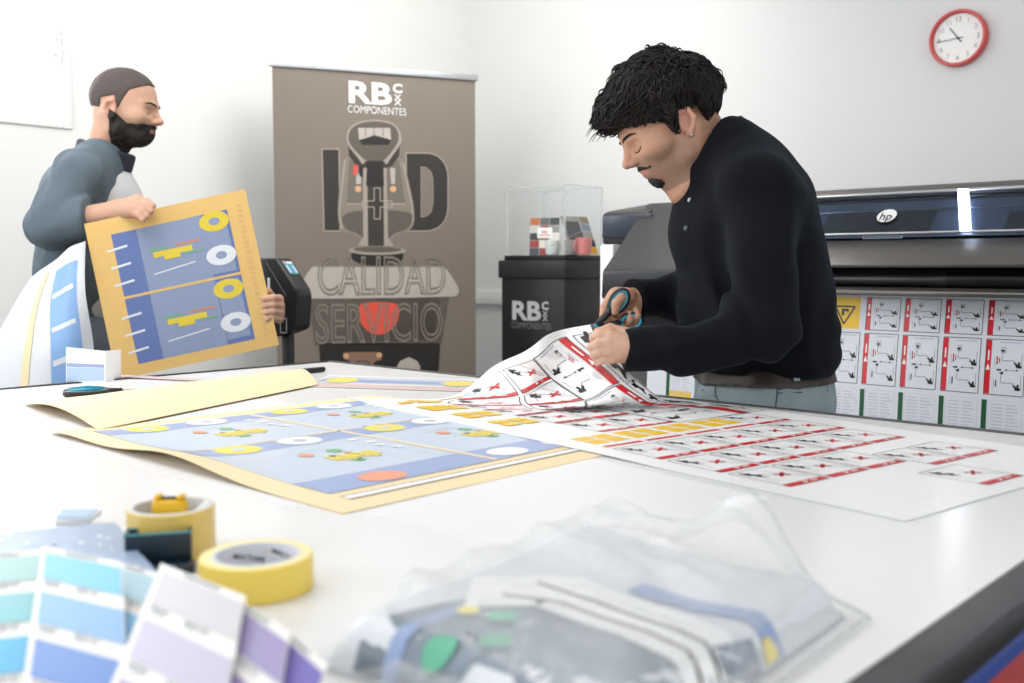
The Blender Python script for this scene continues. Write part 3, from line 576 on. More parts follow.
for lo, hi in (((XL-.2, -2.5, 0), (XL, wy0, 3)), ((XL-.2, wy1, 0), (XL, YB, 3)), ((XL-.2, wy0, 0), (XL, wy1, wz0)), ((XL-.2, wy0, wz1), (XL, wy1, 3))): b.box(lo, hi, M['block'])
setting(b, 'wall_left')
b = MB(); b.box((XL-.2, -2.5, 3.0), (3.0, YB+.2, 3.1), M['white']); setting(b, 'ceiling')
b = MB(); b.box((XL, 1.9, .97), (XL+.03, YB, 1.045), M['trunk'], .004); b.box((XL+.03, YB-.03, .97), (-2.0, YB, 1.045), M['trunk'], .004); setting(b, 'trim_1')
# the small window high in the block wall
b = MB(); xo = XL-.075
def ring(b, y0, y1, z0, z1, w, x0, x1, m):
    b.box((x0, y0, z0), (x1, y0+w, z1), m, .004); b.box((x0, y1-w, z0), (x1, y1, z1), m, .004); b.box((x0, y0+w, z0), (x1, y1-w, z0+w), m, .004); b.box((x0, y0+w, z1-w), (x1, y1-w, z1), m, .004)
ring(b, wy0, wy1, wz0, wz1, .035, XL-.12, XL+.012, M['white']); ring(b, wy0+.03, wy1-.03, wz0+.03, wz1-.03, .055, XL-.09, XL+.002, M['white'])
w1 = setting(b, 'window_1')
b = MB(); b.box((xo-.004, wy0+.08, wz0+.08), (xo+.004, wy1-.08, wz1-.08), M['pane']); b.build('window_pane', w1)
b = MB(); b.box((XL, wy1-.062, 1.98), (XL+.012, wy1-.040, 2.10), M['white'], .004); b.tube([(XL+.012, wy1-.051, 2.04), (XL+.035, wy1-.051, 2.04), (XL+.037, wy1-.053, 1.95)], .008, M['silver'], 8); b.build('window_handle', w1)
# ------------------------------------------------------------------ the worktable
TX0, TX1, TY0, TY1 = -2.145, -.2525, -.55, 1.594
tb = empty('worktable', ((TX0+TX1)/2, (TY0+TY1)/2, 0), 'large white-topped worktable with a worn dark edge, in front of everything', 'table')
b = MB(); b.box((TX0, TY0, TZ-.03), (TX1, TY1, TZ), M['tabletop']); b.build('tabletop', tb)
b = MB(); b.box((TX1, TY0, TZ-.010), (TX1+.028, TY1+.014, TZ+.001), M['rim'], .004); b.box((TX1, TY0, TZ-.034), (TX1+.026, TY1+.012, TZ-.010), M['plastic_dark'], .002); b.box((TX0-.014, TY1, TZ-.055), (TX1, TY1+.014, TZ+.003), M['rim'], .004); b.box((TX0-.014, TY0, TZ-.055), (TX0, TY1, TZ+.003), M['plastic'], .004); b.box((TX0-.014, TY0-.014, TZ-.055), (TX1+.028, TY0, TZ+.003), M['plastic'], .004); b.build('edge_trim', tb)
b = MB(); b.box((TX0+.03, TY0+.03, TZ-.115), (TX0+.09, TY1-.03, TZ-.03), M['frame_blue'], .004); b.box((TX1-.05, TY0+.02, TZ-.056), (TX1+.022, TY1-.02, TZ-.0345), M['frame_blue'], .003)
for y in (TY0+.03, TY1-.09): b.box((TX0+.09, y, TZ-.115), (TX1-.05, y+.06, TZ-.03), M['frame_blue'], .004)
b.build('frame', tb)
b = MB(); b.box((TX1-.045, TY0+.03, .60), (TX1+.018, TY1-.03, TZ-.0565), M['frame_red'], .004); b.build('side_panel', tb)
for x in (TX0+.04, TX1-.11):
    for y in (TY0+.05, TY1-.12):
        b = MB(); b.box((x, y, .02), (x+.06, y+.06, TZ-.115), M['frame_blue'], .004); b.lathe([(0, 0), (.035, 0), (.035, .015), (.02, .02), (0, .02)], M['plastic'], (x+.03, y+.03, 0), n=16); b.build('leg', tb)
# ------------------------------------------------------------------ roll-up banner
bp0 = np.array([-3.631, 2.425, 0]); bp1 = np.array([-3.245, 3.236, 0]); bw = np.linalg.norm(bp1-bp0); bU = (bp1-bp0)/bw; bN = np.cross(bU, Z)
def bn(px, py):
    r = ray(px, py); t = ((bp0-CAM) @ bN)/(r @ bN); q = CAM+r*t; return float((q-bp0) @ bU), float(q[2])
bt = empty('rollup_banner', bp0+bU*bw/2, 'tall grey-brown roll-up banner with a joystick picture, lettered CALIDAD SERVICIO', 'banner')
def banner_mat():
    m = mat('banner print', '#7c7167', rough=.5, var=.10, scale=2.2); return m
s = Sheet(plane_map(bp0, bU, Z), .3); MBn = banner_mat(); s.body(0, bw, .06, 2.005, MBn, th=.002)
def chaikin(P, n):
    for _ in range(n): P = [q for a, c in zip(P, P[1:]+P[:1]) for q in ((.75*a[0]+.25*c[0], .75*a[1]+.25*c[1]), (.25*a[0]+.75*c[0], .25*a[1]+.75*c[1]))]
    return P
def bpoly(pts, m, n=0): s.poly([bn(*p) for p in chaikin(pts, n)], m)
def bdisc(px, py, rx, ry, m, r0=0):
    u, v = bn(px, py); s.disc(u, v, abs(bn(px+rx, py)[0]-u), abs(bn(px, py+ry)[1]-v), m, r0)
def bline(pts, w, m): s.path([bn(*p) for p in pts], w, m)
def bfit(word, x0, x1, y0, y1, m, bold=0, outline=0):
    a = bn(x0, (y0+y1)/2); c = bn(x1, (y0+y1)/2); h = abs(bn((x0+x1)/2, y0)[1]-bn((x0+x1)/2, y1)[1]); V, _ = glyphs(word, bold, 0); nat = np.ptp(V[:, 0]); s.text(word, (a[0]+c[0])/2, (bn((x0+x1)/2, y0)[1]+bn((x0+x1)/2, y1)[1])/2, h, m, sx=(c[0]-a[0])/nat/h, bold=bold, outline=outline)
DO = [(406, 153), (424, 153)]+[(424+24*math.sin(a)**.8, 177-24*math.cos(a)) for a in np.linspace(.15, PI/2, 8)]+[(424+24*math.sin(a)**.8, 207-24*math.cos(a)) for a in np.linspace(PI/2, PI-.15, 8)]+[(424, 231), (407, 231)]; bpoly(DO, M['banner_dark'])
bpoly([(322, 149), (339, 149), (340, 231), (324, 231)], M['banner_dark'])
s.layer = 2; bpoly([(421, 167), (426, 167.5), (431, 172), (433, 180), (433, 204), (431, 212), (426, 216.5), (421, 217)], MBn); bline([(421, 167), (426, 167.5), (431, 172), (433, 180), (433, 204), (431, 212), (426, 216.5), (421, 217), (421, 167)], .003, M['banner_line'])
bline([(322, 149), (339, 149), (340, 231), (324, 231), (322, 149)], .004, M['banner_line']); bline(DO+DO[:1], .004, M['banner_line'])
s.layer = 3
bpoly([(344, 158), (350, 156), (398, 156), (404, 162), (413, 200), (415, 222), (410, 231), (394, 236), (388, 246), (365, 246), (358, 236), (340, 231), (337, 212), (341, 170)], M['joy_grey'], 2)
s.layer = 4; bpoly([(349, 160), (399, 160), (405, 203), (347, 203)], M['joy_panel']); bpoly([(341, 210), (413, 210), (412, 222), (408, 229), (392, 234), (386, 243), (366, 243), (360, 234), (343, 229)], M['joy_mid'], 2)
bline([(347, 204), (405, 204)], .006, M['joy_light']); bline([(345, 160), (339, 212), (342, 229)], .008, M['joy_light']); bline([(403, 163), (412, 205), (413, 222)], .008, M['joy_light'])
s.layer = 5; bpoly([(348, 143), (349, 156), (356, 165), (364, 168), (386, 168), (392, 166), (399, 156), (400, 142)], M['joy_dark'])
bpoly([(363, 150), (386, 150), (388, 238), (394, 246), (357, 246), (363, 238)], M['joy_light'])
s.layer = 6; bpoly([(367, 150), (383, 150), (384, 246), (368, 246)], M['joy_dark']); bpoly([(346, 135), (350, 126), (361, 121), (374, 119.5), (388, 121), (397, 126), (402, 136), (401, 144), (390, 159), (386, 166), (384, 160), (365, 160), (363, 166), (359, 159), (347, 145)], M['joy_light'], 2)
s.layer = 7; bpoly([(348, 135), (352, 127), (362, 122.5), (374, 121), (387, 122.5), (396, 127), (399, 136), (398, 143), (387, 158), (383, 161), (366, 161), (362, 158), (349, 144)], M['joy_mid'], 2)
s.layer = 8; bpoly([(359, 140), (374, 136), (391, 140), (388, 145), (362, 145)], M['joy_black']); bpoly([(358, 128), (390, 128), (391, 140), (382, 137), (374, 135), (366, 138), (359, 140)], M['joy_base'])
for x in (365.5, 374, 383): bline([(x, 128), (x, 136)], .004, M['joy_mid'])
bpoly([(367, 161), (383, 161), (384, 186), (366, 186)], M['joy_black']); bdisc(358, 189, 3.2, 3.2, M['joy_button']); bdisc(393, 189, 3.2, 3.2, M['joy_button']); bpoly([(353.5, 165), (358, 165), (357.5, 176), (353, 175)], M['joy_red']); bpoly([(359, 166), (363, 166), (363, 178), (359, 175)], M['joy_black'])
bpoly([(356, 169), (361, 178), (361, 184), (356, 184)], M['joy_base']); bpoly([(390, 168), (395, 168), (395, 184), (391, 184)], M['joy_base'])
bdisc(377.5, 256, 26, 10, M['joy_black']); s.layer = 9; bdisc(377.5, 250.5, 28.5, 4.5, M['joy_light']); s.layer = 10; bdisc(377.5, 249.5, 24, 3, M['joy_mid'])
bpoly([(308, 297), (449, 296), (441, 345), (315, 345)], M['joy_mid']); bpoly([(319, 343), (440, 343), (438, 379), (321, 379)], M['joy_black']); bpoly([(330, 298), (440, 297), (433, 340), (338, 342)], M['joy_panel'])
s.layer = 11; bpoly([(311, 267), (316, 266), (441, 266), (446, 268), (459, 288), (458, 295), (452, 297), (306, 299), (299, 297), (297, 290)], M['joy_base'], 1); bline([(312, 266.5), (444, 266.5)], .005, M['joy_light'])
bpoly([(360, 302), (398, 302), (400, 312), (396, 325), (387, 333), (379, 335), (370, 333), (361, 325), (358, 312)], M['joy_red'], 2)
bpoly([(343, 353), (349, 352), (376, 352), (382, 355), (381, 360), (375, 361), (372, 366), (352, 366), (350, 361), (344, 359)], M['joy_copper']); bpoly([(397, 366), (400, 361), (409, 357), (417, 361), (420, 366), (420, 373), (397, 370)], M['joy_base'])
s.layer = 12; bdisc(346, 356, 3, 2.6, M['joy_button']); bdisc(379, 355, 3, 2.6, M['joy_button']); bdisc(362, 365, 9, 5, M['joy_mid'], .6)
cp = [(374, 188), (380, 188), (380, 201), (392, 201), (392, 207), (380, 207), (380, 219), (374, 219), (374, 207), (362, 207), (362, 201), (374, 201), (374, 188)]; bline(cp, .004, M['banner_line'])
bfit('CALIDAD', 318, 445, 257, 294, M['banner_line'], .0, .022); bfit('SERVICIO', 316, 442, 304, 341, M['banner_line'], .0, .022)
u, v = bn(377, 94.5); logo(s, u, v+.004, abs(bn(405.5, 94)[0]-bn(350.5, 94)[0])*.92, M['logo_white'], M['logo_white'])
s.build('printed_panel', bt, ang=30)
b = MB(); fr = (bp0, bU, bN, Z); b.box((-.012, -.012, 2.005), (bw+.012, .012, 2.032), M['silver'], .004, frame=fr); b.build('top_rail', bt)
b = MB(); b.box((-.02, -.05, .012), (bw+.02, .05, .085), M['silver'], .02, frame=fr); b.build('base_cassette', bt)
for t in (.15, bw-.15):
    b = MB(); b.box((t-.03, -.16, 0), (t+.03, .16, .012), M['silver'], .003, frame=fr); b.build('foot', bt)
# ------------------------------------------------------------------ black pedestal, acrylic case and what it shows
px0, px1, py0, py1 = -3.165, -2.767, 3.30, 3.62; pz = 1.2
pd = empty('display_pedestal', ((px0+px1)/2, (py0+py1)/2, 0), 'black square pedestal with white block lettering, left of the printer', 'pedestal')
b = MB(); b.box((px0+.012, py0+.012, 0), (px1-.012, py1-.012, pz-.075), M['plastic_dark'], .003); b.build('column', pd)
b = MB(); b.box((px0, py0, pz-.08), (px1, py1, pz+.0), M['plastic'], .005); b.box((px0+.02, py0+.02, pz), (px1-.02, py1-.02, pz+.022), M['plastic_dark'], .003); b.build('top_cap', pd)
s = Sheet(plane_map((0, py0+.012, 0), (1, 0, 0), Z), 1)
r = aty(531, 312, py0+.012); logo(s, r[0], r[2]+.005, .205, M['logo_grey'], M['logo_dim']); s.build('lettering', pd)
pz += .022
ac = empty('acrylic_case', (-2.955, 3.46, pz), 'clear acrylic box on top of the black pedestal', 'display case')
b = MB(); ax0, ax1, ay0, ay1, az = -3.135, -2.795, 3.33, 3.59, pz+.30
for lo, hi in (((ax0, ay0, pz), (ax1, ay0+.004, az)), ((ax0, ay1-.004, pz), (ax1, ay1, az)), ((ax0, ay0+.004, pz), (ax0+.004, ay1-.004, az)), ((ax1-.004, ay0+.004, pz), (ax1, ay1-.004, az)), ((ax0, ay0, az), (ax1, ay1, az+.004))): b.box(lo, hi, M['acrylic'])
b.build('clear_box', ac)
b = MB(); e = .0036
for x in (ax0, ax1):
    for y in (ay0, ay1): b.box((x-e, y-e, pz), (x+e, y+e, az+.004), M['acrylic_edge'])
for y in (ay0, ay1): b.box((ax0, y-e, az), (ax1, y+e, az+.005), M['acrylic_edge'])
for x in (ax0, ax1): b.box((x-e, ay0, az), (x+e, ay1, az+.005), M['acrylic_edge'])
b.build('polished_edges', ac)
cols = ['#a4343a', '#55565c', '#c9c4bd', '#3b3f48', '#8e8a86', '#b7652f', '#6f7c8a', '#e3ddd3', '#2a2b30', '#9b2d33', '#7a6a4e', '#d8a23c']
for i, c in enumerate(cols): M['ph%d' % i] = mat('photo tile %d' % i, c, rough=.35)
def brochure(bl, br, lean, h, label, seed, box):
    bl = np.array(bl, float); br = np.array(br, float); U = br-bl; w = np.linalg.norm(U); U /= w; N = np.cross(U, Z); V = Z*math.cos(lean)-N*math.sin(lean); g = random.Random(seed)
    s = Sheet(plane_map(bl, U, V), 1); s.body(0, w, 0, h, M['white'], th=.006); s.layer = 2; nx, ny = 3, 5
    for i in range(nx):
        for j in range(ny): s.rect(i*w/nx+.0006, j*h/ny+.0006, (i+1)*w/nx-.0006, (j+1)*h/ny-.0006, M['ph%d' % g.randrange(12)])
    s.layer = 3
    if box:
        s.rect(w*.26, h*.46, w*.76, h*.74, M['white']); s.layer = 4; s.text('RB', w*.51, h*.62, h*.07, M['red'], bold=.03, sx=1.2); s.rect(w*.34, h*.525, w*.68, h*.55, M['red'])
    else: s.rect(w*.1, h*.35, w*.62, h*.8, M['ph3']); s.layer = 4; s.line((w*.12, h*.42), (w*.6, h*.58), .003, M['ph4'])
    o = s.build('brochure', None, ang=20, base=(*bl[:2], bl[2])); return tag(o, label, 'brochure', 'brochures in the acrylic case')
d1 = aty(532, 247, 3.48); d2 = aty(553, 247, 3.48)
brochure((d1[0], 3.46, pz+.001), (d2[0], 3.52, pz+.001), .10, .175, 'upright brochure with small photos and a white lettered box, left inside the acrylic case', 3, True)
d1 = aty(560, 248, 3.45); d2 = aty(597, 248, 3.52); bb_ = MB()
U = np.array([d2[0]-d1[0], .09, 0]); w = np.linalg.norm(U); U /= w; N = np.cross(U, Z); tl = .62
s = Sheet(plane_map((d2[0]-.01, 3.53, pz+.001), (U*math.cos(-.32)*-1+Z*-.0), Z), 1)
A = np.array([d2[0]-.005, 3.53, pz+.004]); c_, s_ = math.cos(.30), math.sin(.30); V2 = -U*s_*1.0+Z*c_; U2 = -U*c_-Z*s_*-0.18
s = Sheet(plane_map(A+U2*.125, -U2/np.linalg.norm(U2), V2), 1); s.body(0, .125, .0, .175, M['white'], th=.006); s.layer = 2; g = random.Random(8)
for i in range(3):
    for j in range(5): s.rect(i*.125/3+.0006, j*.035+.0006, (i+1)*.125/3-.0006, (j+1)*.035-.0006, M['ph%d' % g.choice([3, 4, 5, 6, 8, 10, 11])])
s.layer = 3; s.rect(.012, .06, .078, .15, M['ph8']); s.layer = 4; s.line((.012, .075), (.078, .105), .003, M['ph4'])
tag(s.build('brochure', None, ang=20, base=tuple(A)), 'tilted brochure with dark photos, behind the pink mug in the acrylic case', 'brochure', 'brochures in the acrylic case')
def mug(px, y, m, label, hang, k=1):
    c = aty(px, 247, y); c[2] = pz+.001; r = .032*k; h = .066*k
    o = empty('mug', c, label, 'mug', 'mugs in the acrylic case')
    b = MB(); b.lathe([(0, 0), (r*.78, 0), (r*.86, .004), (r*.95, h*.5), (r, h-.002), (r-.001, h), (r-.003, h), (r-.006, h*.5), (r*.7, .005), (0, .005)], m, c, n=32); b.build('cup', o, ang=50)
    b = MB(); d = math.cos(hang)*R+math.sin(hang)*F; b.tube([c+d*(r*.95+.017*k*math.sin(t)**.8)+Z*h*(.5+.3*math.cos(t)) for t in np.linspace(.15, PI-.15, 12)], .0042, m, 8); b.build('handle', o, ang=180)
    s = Sheet(lambda u, v, hh: c+(r*(.86+.13*v/h)+.0006)*(math.sin(u)*R-math.cos(u)*F)+Z*v, .15); return o, s, c, h
o, s, c, h = mug(552, 3.40, M['mug_white'], 'white mug at the left inside the acrylic case', .6)
for x in (-.25, 0, .25): s.rect(x-.1, h*.55, x+.1, h*.68, M['logo_dim'])
s.build('print', o)
mug(571, 3.425, M['mug_grey'], 'grey mug between the white and the pink mug', .9); mug(584, 3.41, M['mug_pink'], 'dusty pink mug at the right inside the acrylic case', -2.6, 1.12)
# ------------------------------------------------------------------ clock
cc = aty(960, 39, YB); ck = empty('wall_clock', cc, 'round red-rimmed clock high on the back wall', 'clock'); n_ = np.array([0, -1., 0]); rc = .103
b = MB(); b.lathe([(0, 0), (rc*.99, 0), (rc*1.0, .006), (rc, .03), (rc*.97, .036), (rc*.90, .036), (rc*.875, .030), (rc*.865, .018)], M['clock_red'], cc, n_, 64); b.build('rim', ck)
b = MB(); b.lathe([(0, .017), (rc*.87, .017), (rc*.87, .014)], M['white'], cc, n_, 64); b.build('dial', ck)
s = Sheet(plane_map(cc+n_*.0172, (1, 0, 0), Z), 1)
for k in range(1, 13): s = Sheet(plane_map(cc+n_*.0172, (1, 0, 0), Z), 1); s.text(str(k), rc*.68*math.sin(k*PI/6), rc*.68*math.cos(k*PI/6), .0165, M['text_grey'] if k % 3 else M['logo_dim']); s.build('numeral', ck)
for nm, an, L, w in (('hour_hand', 10.75*30, .052, .0036), ('minute_hand', 266, .078, .0026)):
    s = Sheet(plane_map(cc+n_*(.020 if 'h' == nm[0] else .022), (1, 0, 0), Z), 1); a = math.radians(an); d = np.array([math.sin(a), math.cos(a)]); s.line(-d*.02, d*L, w, M['ink']); s.disc(0, 0, .004, .004, M['ink']); s.build(nm, ck)
M['inner'] = mat('inner steel', '#8893a3', rough=.35, metal=.3, var=.15, scale=8)
# ------------------------------------------------------------------ wide-format printer
pr = empty('large_format_printer', (-.7, 3.0, 0), 'wide black and grey printer along the back wall behind the man', 'printer')
def sec(pts, x0, x1, m, nm, bev=.006, par=None):
    g0 = x0 if callable(x0) else (lambda y, z: x0)
    b = MB(); b.prism(pts, m, lambda y, z: (g0(y, z), y, z), lambda y, z: (x1, y, z), bev); return b.build(nm, par or pr)
xa, xb = -1.42, .75
sec([(2.80, 1.36), (2.62, 1.235), (2.50, 1.172), (2.60, 1.165), (2.62, 1.05), (2.70, .95), (3.40, .95), (3.40, 1.38)], xa, xb, M['plastic'], 'body')
sec([(3.40, 1.38), (3.40, 1.402), (2.76, 1.392), (2.735, 1.378), (2.735, 1.36), (2.80, 1.36)], xa, xb, M['grey_metal'], 'top_cover', .004)
sec([(2.622, 1.2365), (2.515, 1.174), (2.500, 1.168), (2.497, 1.176), (2.605, 1.240), (2.62, 1.243)], xa, xb, M['grey_metal'], 'front_fascia', .002)
wv = np.array([0, .125, .117]); wl = np.linalg.norm(wv); wv /= wl; wo = np.array([0, 2.607, 1.2425]); wN = np.cross([1, 0, 0], wv)
fr = (wo, np.array([1., 0, 0]), wv, wN)
b = MB(); b.box((xa+.01, .0, .012), (xb-.01, wl-.004, .017), M['smoked'], frame=fr); b.build('viewing_window', pr)
b = MB(); b.box((xa+.01, wl*.93, .018), (xb-.01, wl-.004, .024), M['silver'], .002, frame=fr); b.box((xa+.01, .0, .016), (xb-.01, .006, .021), M['silver'], .002, frame=fr); b.build('window_trim', pr)
b = MB(); b.box((xa+.02, .01, -.003), (xb-.02, wl-.02, .001), M['inner'], frame=fr); b.box((xa+.02, wl*.62, .001), (xb-.02, wl*.67, .006), M['steel'], .001, frame=fr); b.box((-1.28, .03, .001), (-.98, .11, .006), M['plastic_dark'], .002, frame=fr); b.box((-.80, .03, .001), (xb-.1, .09, .006), M['plastic_dark'], .002, frame=fr); b.build('carriage_rail', pr)
x = aty(965, 232, 2.64)[0]; b = MB(); xt, xbm = aty(964, 197, 2.72)[0], aty(967, 239, 2.61)[0]; b.prism([(xbm-.013, .005), (xbm+.013, .005), (xt+.013, wl-.008), (xt-.013, wl-.008)], M['glow'], lambda u, v: wo+np.array([u, 0, 0])+wv*v+wN*.025, lambda u, v: wo+np.array([u, 0, 0])+wv*v+wN*.0175, .001); b.build('reflection_strip', pr)  # glowing strip added in place of a bright reflection on the window
lo_ = aty(889, 222, 2.665); s = Sheet(plane_map(wo+wN*.0175, (1, 0, 0), wv), 1); v0 = (lo_-wo) @ wv
s.disc(lo_[0], v0, .026, .026, M['logo_white'])
s.layer = 3; s.text('hp', lo_[0], v0-.003, .030, M['ink'], sx=.8, bold=.012); s.build('badge', pr)
s = Sheet(plane_map((0, 2.607, 1.2445), (1, 0, 0), np.array([0, .5, .866])), 1); x0 = aty(862, 241, 2.605)[0]; x1 = aty(902, 241, 2.605)[0]; s.rect(x0, .0, x1, .010, M['silver']); s.layer = 2
for k in range(14): s.rect(x0+.004+k*(x1-x0-.008)/14, .003, x0+.004+(k+.62)*(x1-x0-.008)/14, .007, M['ink'])
s.build('name_plate', pr)
b = MB(); b.tube([(xa+.05, 2.55, 1.138), (-.95, 2.55, 1.138)], .016, M['dark_metal'], 16); b.tube([(-.95, 2.55, 1.138), (-.90, 2.55, 1.138)], [.016, .020], M['dark_metal'], 16); b.tube([(-.90, 2.55, 1.138), (xb-.05, 2.55, 1.138)], .02, M['plastic_dark'], 16); b.build('pressure_bar', pr, ang=60)
sec([(2.47, 1.098), (2.47, 1.110), (2.49, 1.118), (2.66, 1.118), (2.66, 1.098)], xa, xb, M['grey_metal'], 'output_lip', .003)
sec([(2.56, 1.095), (2.56, 1.08), (2.60, .95), (2.70, .90), (2.72, 1.095)], xa, xb, M['plastic_dark'], 'platen', .004)
# left end housing
xe0, xe1 = -1.86, -1.40; xs = lambda y, z: -1.855-.24*(min(y, 2.75)-2.4) if y > 2.4 else -1.855
sec([(2.72, 1.378), (2.41, 1.178), (2.385, 1.160), (2.38, 1.075), (2.46, 1.065), (2.50, .99), (2.75, .97), (3.30, .97), (3.30, 1.388)], xs, xe1, M['plastic'], 'end_housing', .008)
sec([(2.395, 1.158), (2.389, 1.158), (2.384, 1.08), (2.392, 1.08)], xe0+.01, xe0+.20, M['plastic_blue'], 'front_cover', .001)
sec([(2.395, 1.158), (2.389, 1.158), (2.384, 1.08), (2.392, 1.08)], xe0+.208, xe1-.01, M['plastic_blue'], 'front_cover', .001)
sec([(2.66, 1.245), (2.655, 1.255), (2.655, 1.345), (2.68, 1.355), (2.90, 1.388), (3.30, 1.388), (3.30, 1.245)], -2.065, xe0-.02, M['plastic'], 'end_cap', .006)
sec([(2.654, 1.265), (2.648, 1.268), (2.648, 1.338), (2.656, 1.342)], -2.06, xe0-.003, M['plastic_blue'], 'end_cap_front', .002)
sec([(2.63, .08), (2.63, 1.244), (3.25, 1.244), (3.25, .08)], -2.055, -2.0, M['white'], 'side_panel', .006)
sec([(2.62, .08), (2.62, 1.0), (3.0, 1.0), (3.0, .08)], xb-.06, xb, M['white'], 'side_panel', .006)
sec([(2.9, .25), (2.9, .95), (3.2, .95), (3.2, .25)], -1.995, xb-.07, M['plastic_dark'], 'lower_cabinet', .006)
for x in (-2.03, xb-.05):
    b = MB(); b.box((x-.04, 2.45, .03), (x+.04, 3.3, .08), M['plastic'], .006)
    for y in (2.5, 3.22): b.tube([(x-.02, y, .03), (x+.02, y, .03)], .0299, M['plastic_dark'], 16)
    b.build('foot', pr)
# label artwork shared by the printed film and the sheet on the table
def digger(s, L, x, y, k, m):
    s.poly([L(x+k*a, y+k*b_) for a, b_ in ((0, 0), (1.3, 0), (1.3, .35), (.95, .45), (.9, 1.0), (.45, 1.0), (.42, .5), (-.5, .9), (-.55, .75), (0, .3))], m)
def label(s, o, ex, ey, w, h, kind='crane', fw=.0011, m=None):
    o = np.array(o, float); ex = np.array(ex, float); ey = np.array(ey, float); L = lambda x, y: tuple(o+ex*x*w+ey*y*h); ink = M['ink']; ln = lambda a, b_, t, mm=ink: s.line(L(*a), L(*b_), t, mm); t = fw
    for a, b_ in (((0, 0), (1, 0)), ((1, 0), (1, 1)), ((1, 1), (0, 1)), ((0, 1), (0, 0))): ln(a, b_, t*1.5)
    bw_ = .135*w; ln((.075, .012), (.075, .44), bw_, M['red']); ln((.075, .56), (.075, .988), bw_, M['red']); ln((.075, .44), (.075, .56), bw_, M['red'])
    s.layer += 1; s.poly([L(.02, .445), L(.13, .445), L(.075, .555)], M['paper']); ln((.075, .62), (.075, .80), .035*w, M['paper']); s.layer -= 1
    if kind == 'cross':
        ln((.22, .93), (.95, .12), t); ln((.3, .2), (.9, .2), t*.8); ln((.3, .93), (.95, .5), t*.7); digger(s, L, .72, .12, .16, ink); digger(s, L, .60, .22, .12, ink)
        ln((.46, .50), (.62, .78), .055*w, M['red']); ln((.46, .74), (.62, .54), .055*w, M['red']); return
    for yb in (.10, .50) if kind == 'crane' else (.15, .55):
        digger(s, L, .78, yb, .11, ink); ln((.44, yb+.12), (.70, yb+.13), t); ln((.70, yb+.13), (.82, yb+.06), t); ln((.42, yb+.12), (.42, yb+.30), t*.8); ln((.92, yb), (.92, yb+.26), t*.7)
        ln((.30, yb+.05), (.30, yb+.17), .03*w, M['ink'] if kind == 'crane' else M['ring_grey']); s.poly([L(.36, yb+.30), L(.47, yb+.27), L(.47, yb+.33)], ink)
        ln((.24, yb+.02), (.24, yb+.2), .02*w, M['ring_grey'])
    ln((.50, .455), (.85, .455), t*.9); s.poly([L(.50, .455), L(.56, .435), L(.56, .475)], ink); s.poly([L(.85, .455), L(.79, .435), L(.79, .475)], ink); s.poly([L(.30, .44), L(.42, .44), L(.42, .47), L(.30, .47)], ink)
    ln((.30, .60), (.30, .70), .03*w, M['red']); ln((.36, .58), (.36, .67), .025*w, M['red']); ln((.35, .95), (.9, .95), .02*h, M['ring_grey'])
    for a, b_ in (((.40, .76), (.50, .76)), ((.50, .76), (.50, .86)), ((.50, .86), (.40, .86)), ((.40, .86), (.40, .76))): ln(a, b_, t*.8)
# the film hanging out of the printer
FX0, FX1 = -1.78, .55
def SF(u, v, h=0):
    y = 2.545-.03*math.sin(min(1, max(0, (1.10-v)/.35))*PI*.5)-.02*max(0, .8-v); return np.array([u, y-h, v])
s = Sheet(SF, .05); s.body(FX0, FX1, .42, 1.096, M['film_white'], th=.0006)
xk = lambda k: -1.1020+.1007*k
for k in range(-6, 9):
    x = xk(k)
    if k in (-1, -5, -6): 
        s.rect(x-.0, 1.008, x+.083, 1.09, M['yellow']); s.layer = 2
        T_ = [(x+.014, 1.066), (x+.069, 1.066), (x+.0415, 1.020), (x+.014, 1.066)]; s.path(T_, .0045, M['ink']); s.poly([(x+.033, 1.042), (x+.033, 1.06), (x+.052, 1.06), (x+.052, 1.050), (x+.046, 1.054), (x+.040, 1.053), (x+.040, 1.042)], M['ink']); s.layer = 1
    elif k % 2 or k > -2: label(s, (x, .962+.045), (1, 0), (0, 1), .088, .128-.045)
    label(s, (x, .866), (1, 0), (0, 1), .088, .132)
    s.rect(x-.003, .722, x+.009, .853, M['green']); s.text('ISO', x+.003, .740, .0085, M['white'], rot=PI/2, bold=.02)
    s.frame(x+.012, .722, x+.088, .853, .0007, M['pale_line'])
    for j in range(15): s.rect(x+.018+(j % 3)*.001, .730+j*.008, x+.046, .7325+j*.008, M['pale_line']); s.rect(x+.052, .730+j*.008, x+.082-(j % 4)*.004, .7325+j*.008, M['pale_line'])
    label(s, (x, .575), (1, 0), (0, 1), .088, .132)
    if k in (-6, -5): s.rect(x+.01, .72, x+.085, .80, M['yellow'])
tag(s.build('printed_film', None, ang=60, base=(-.6, 2.52, .42)), 'wide white film printed with red-barred safety labels hanging from the printer', 'printed film')
# ------------------------------------------------------------------ things lying on the table
def T(px, py, h=0.): return atz(px, py, TZ+h)
def T2(px, py, h=0.): return tuple(T(px, py, h)[:2])
def bil(a, b_, c, d):
    """a-b lower edge, d-c upper edge"""
    a, b_, c, d = (np.array(p, float) for p in (a, b_, c, d)); return lambda u, v: (1-u)*(1-v)*a+u*(1-v)*b_+u*v*c+(1-u)*v*d
def flat(z, zf=None):
    return lambda u, v, h=0: np.array([u, v, TZ+z+h+(zf(u, v) if zf else 0)])
def lift(u, v): return .016*math.exp(-((u+1.16)/.13)**2)*math.exp(-((v-.61)/.05)**2)+.006*math.exp(-((u+1.45)/.1)**2-((v-.62)/.06)**2)
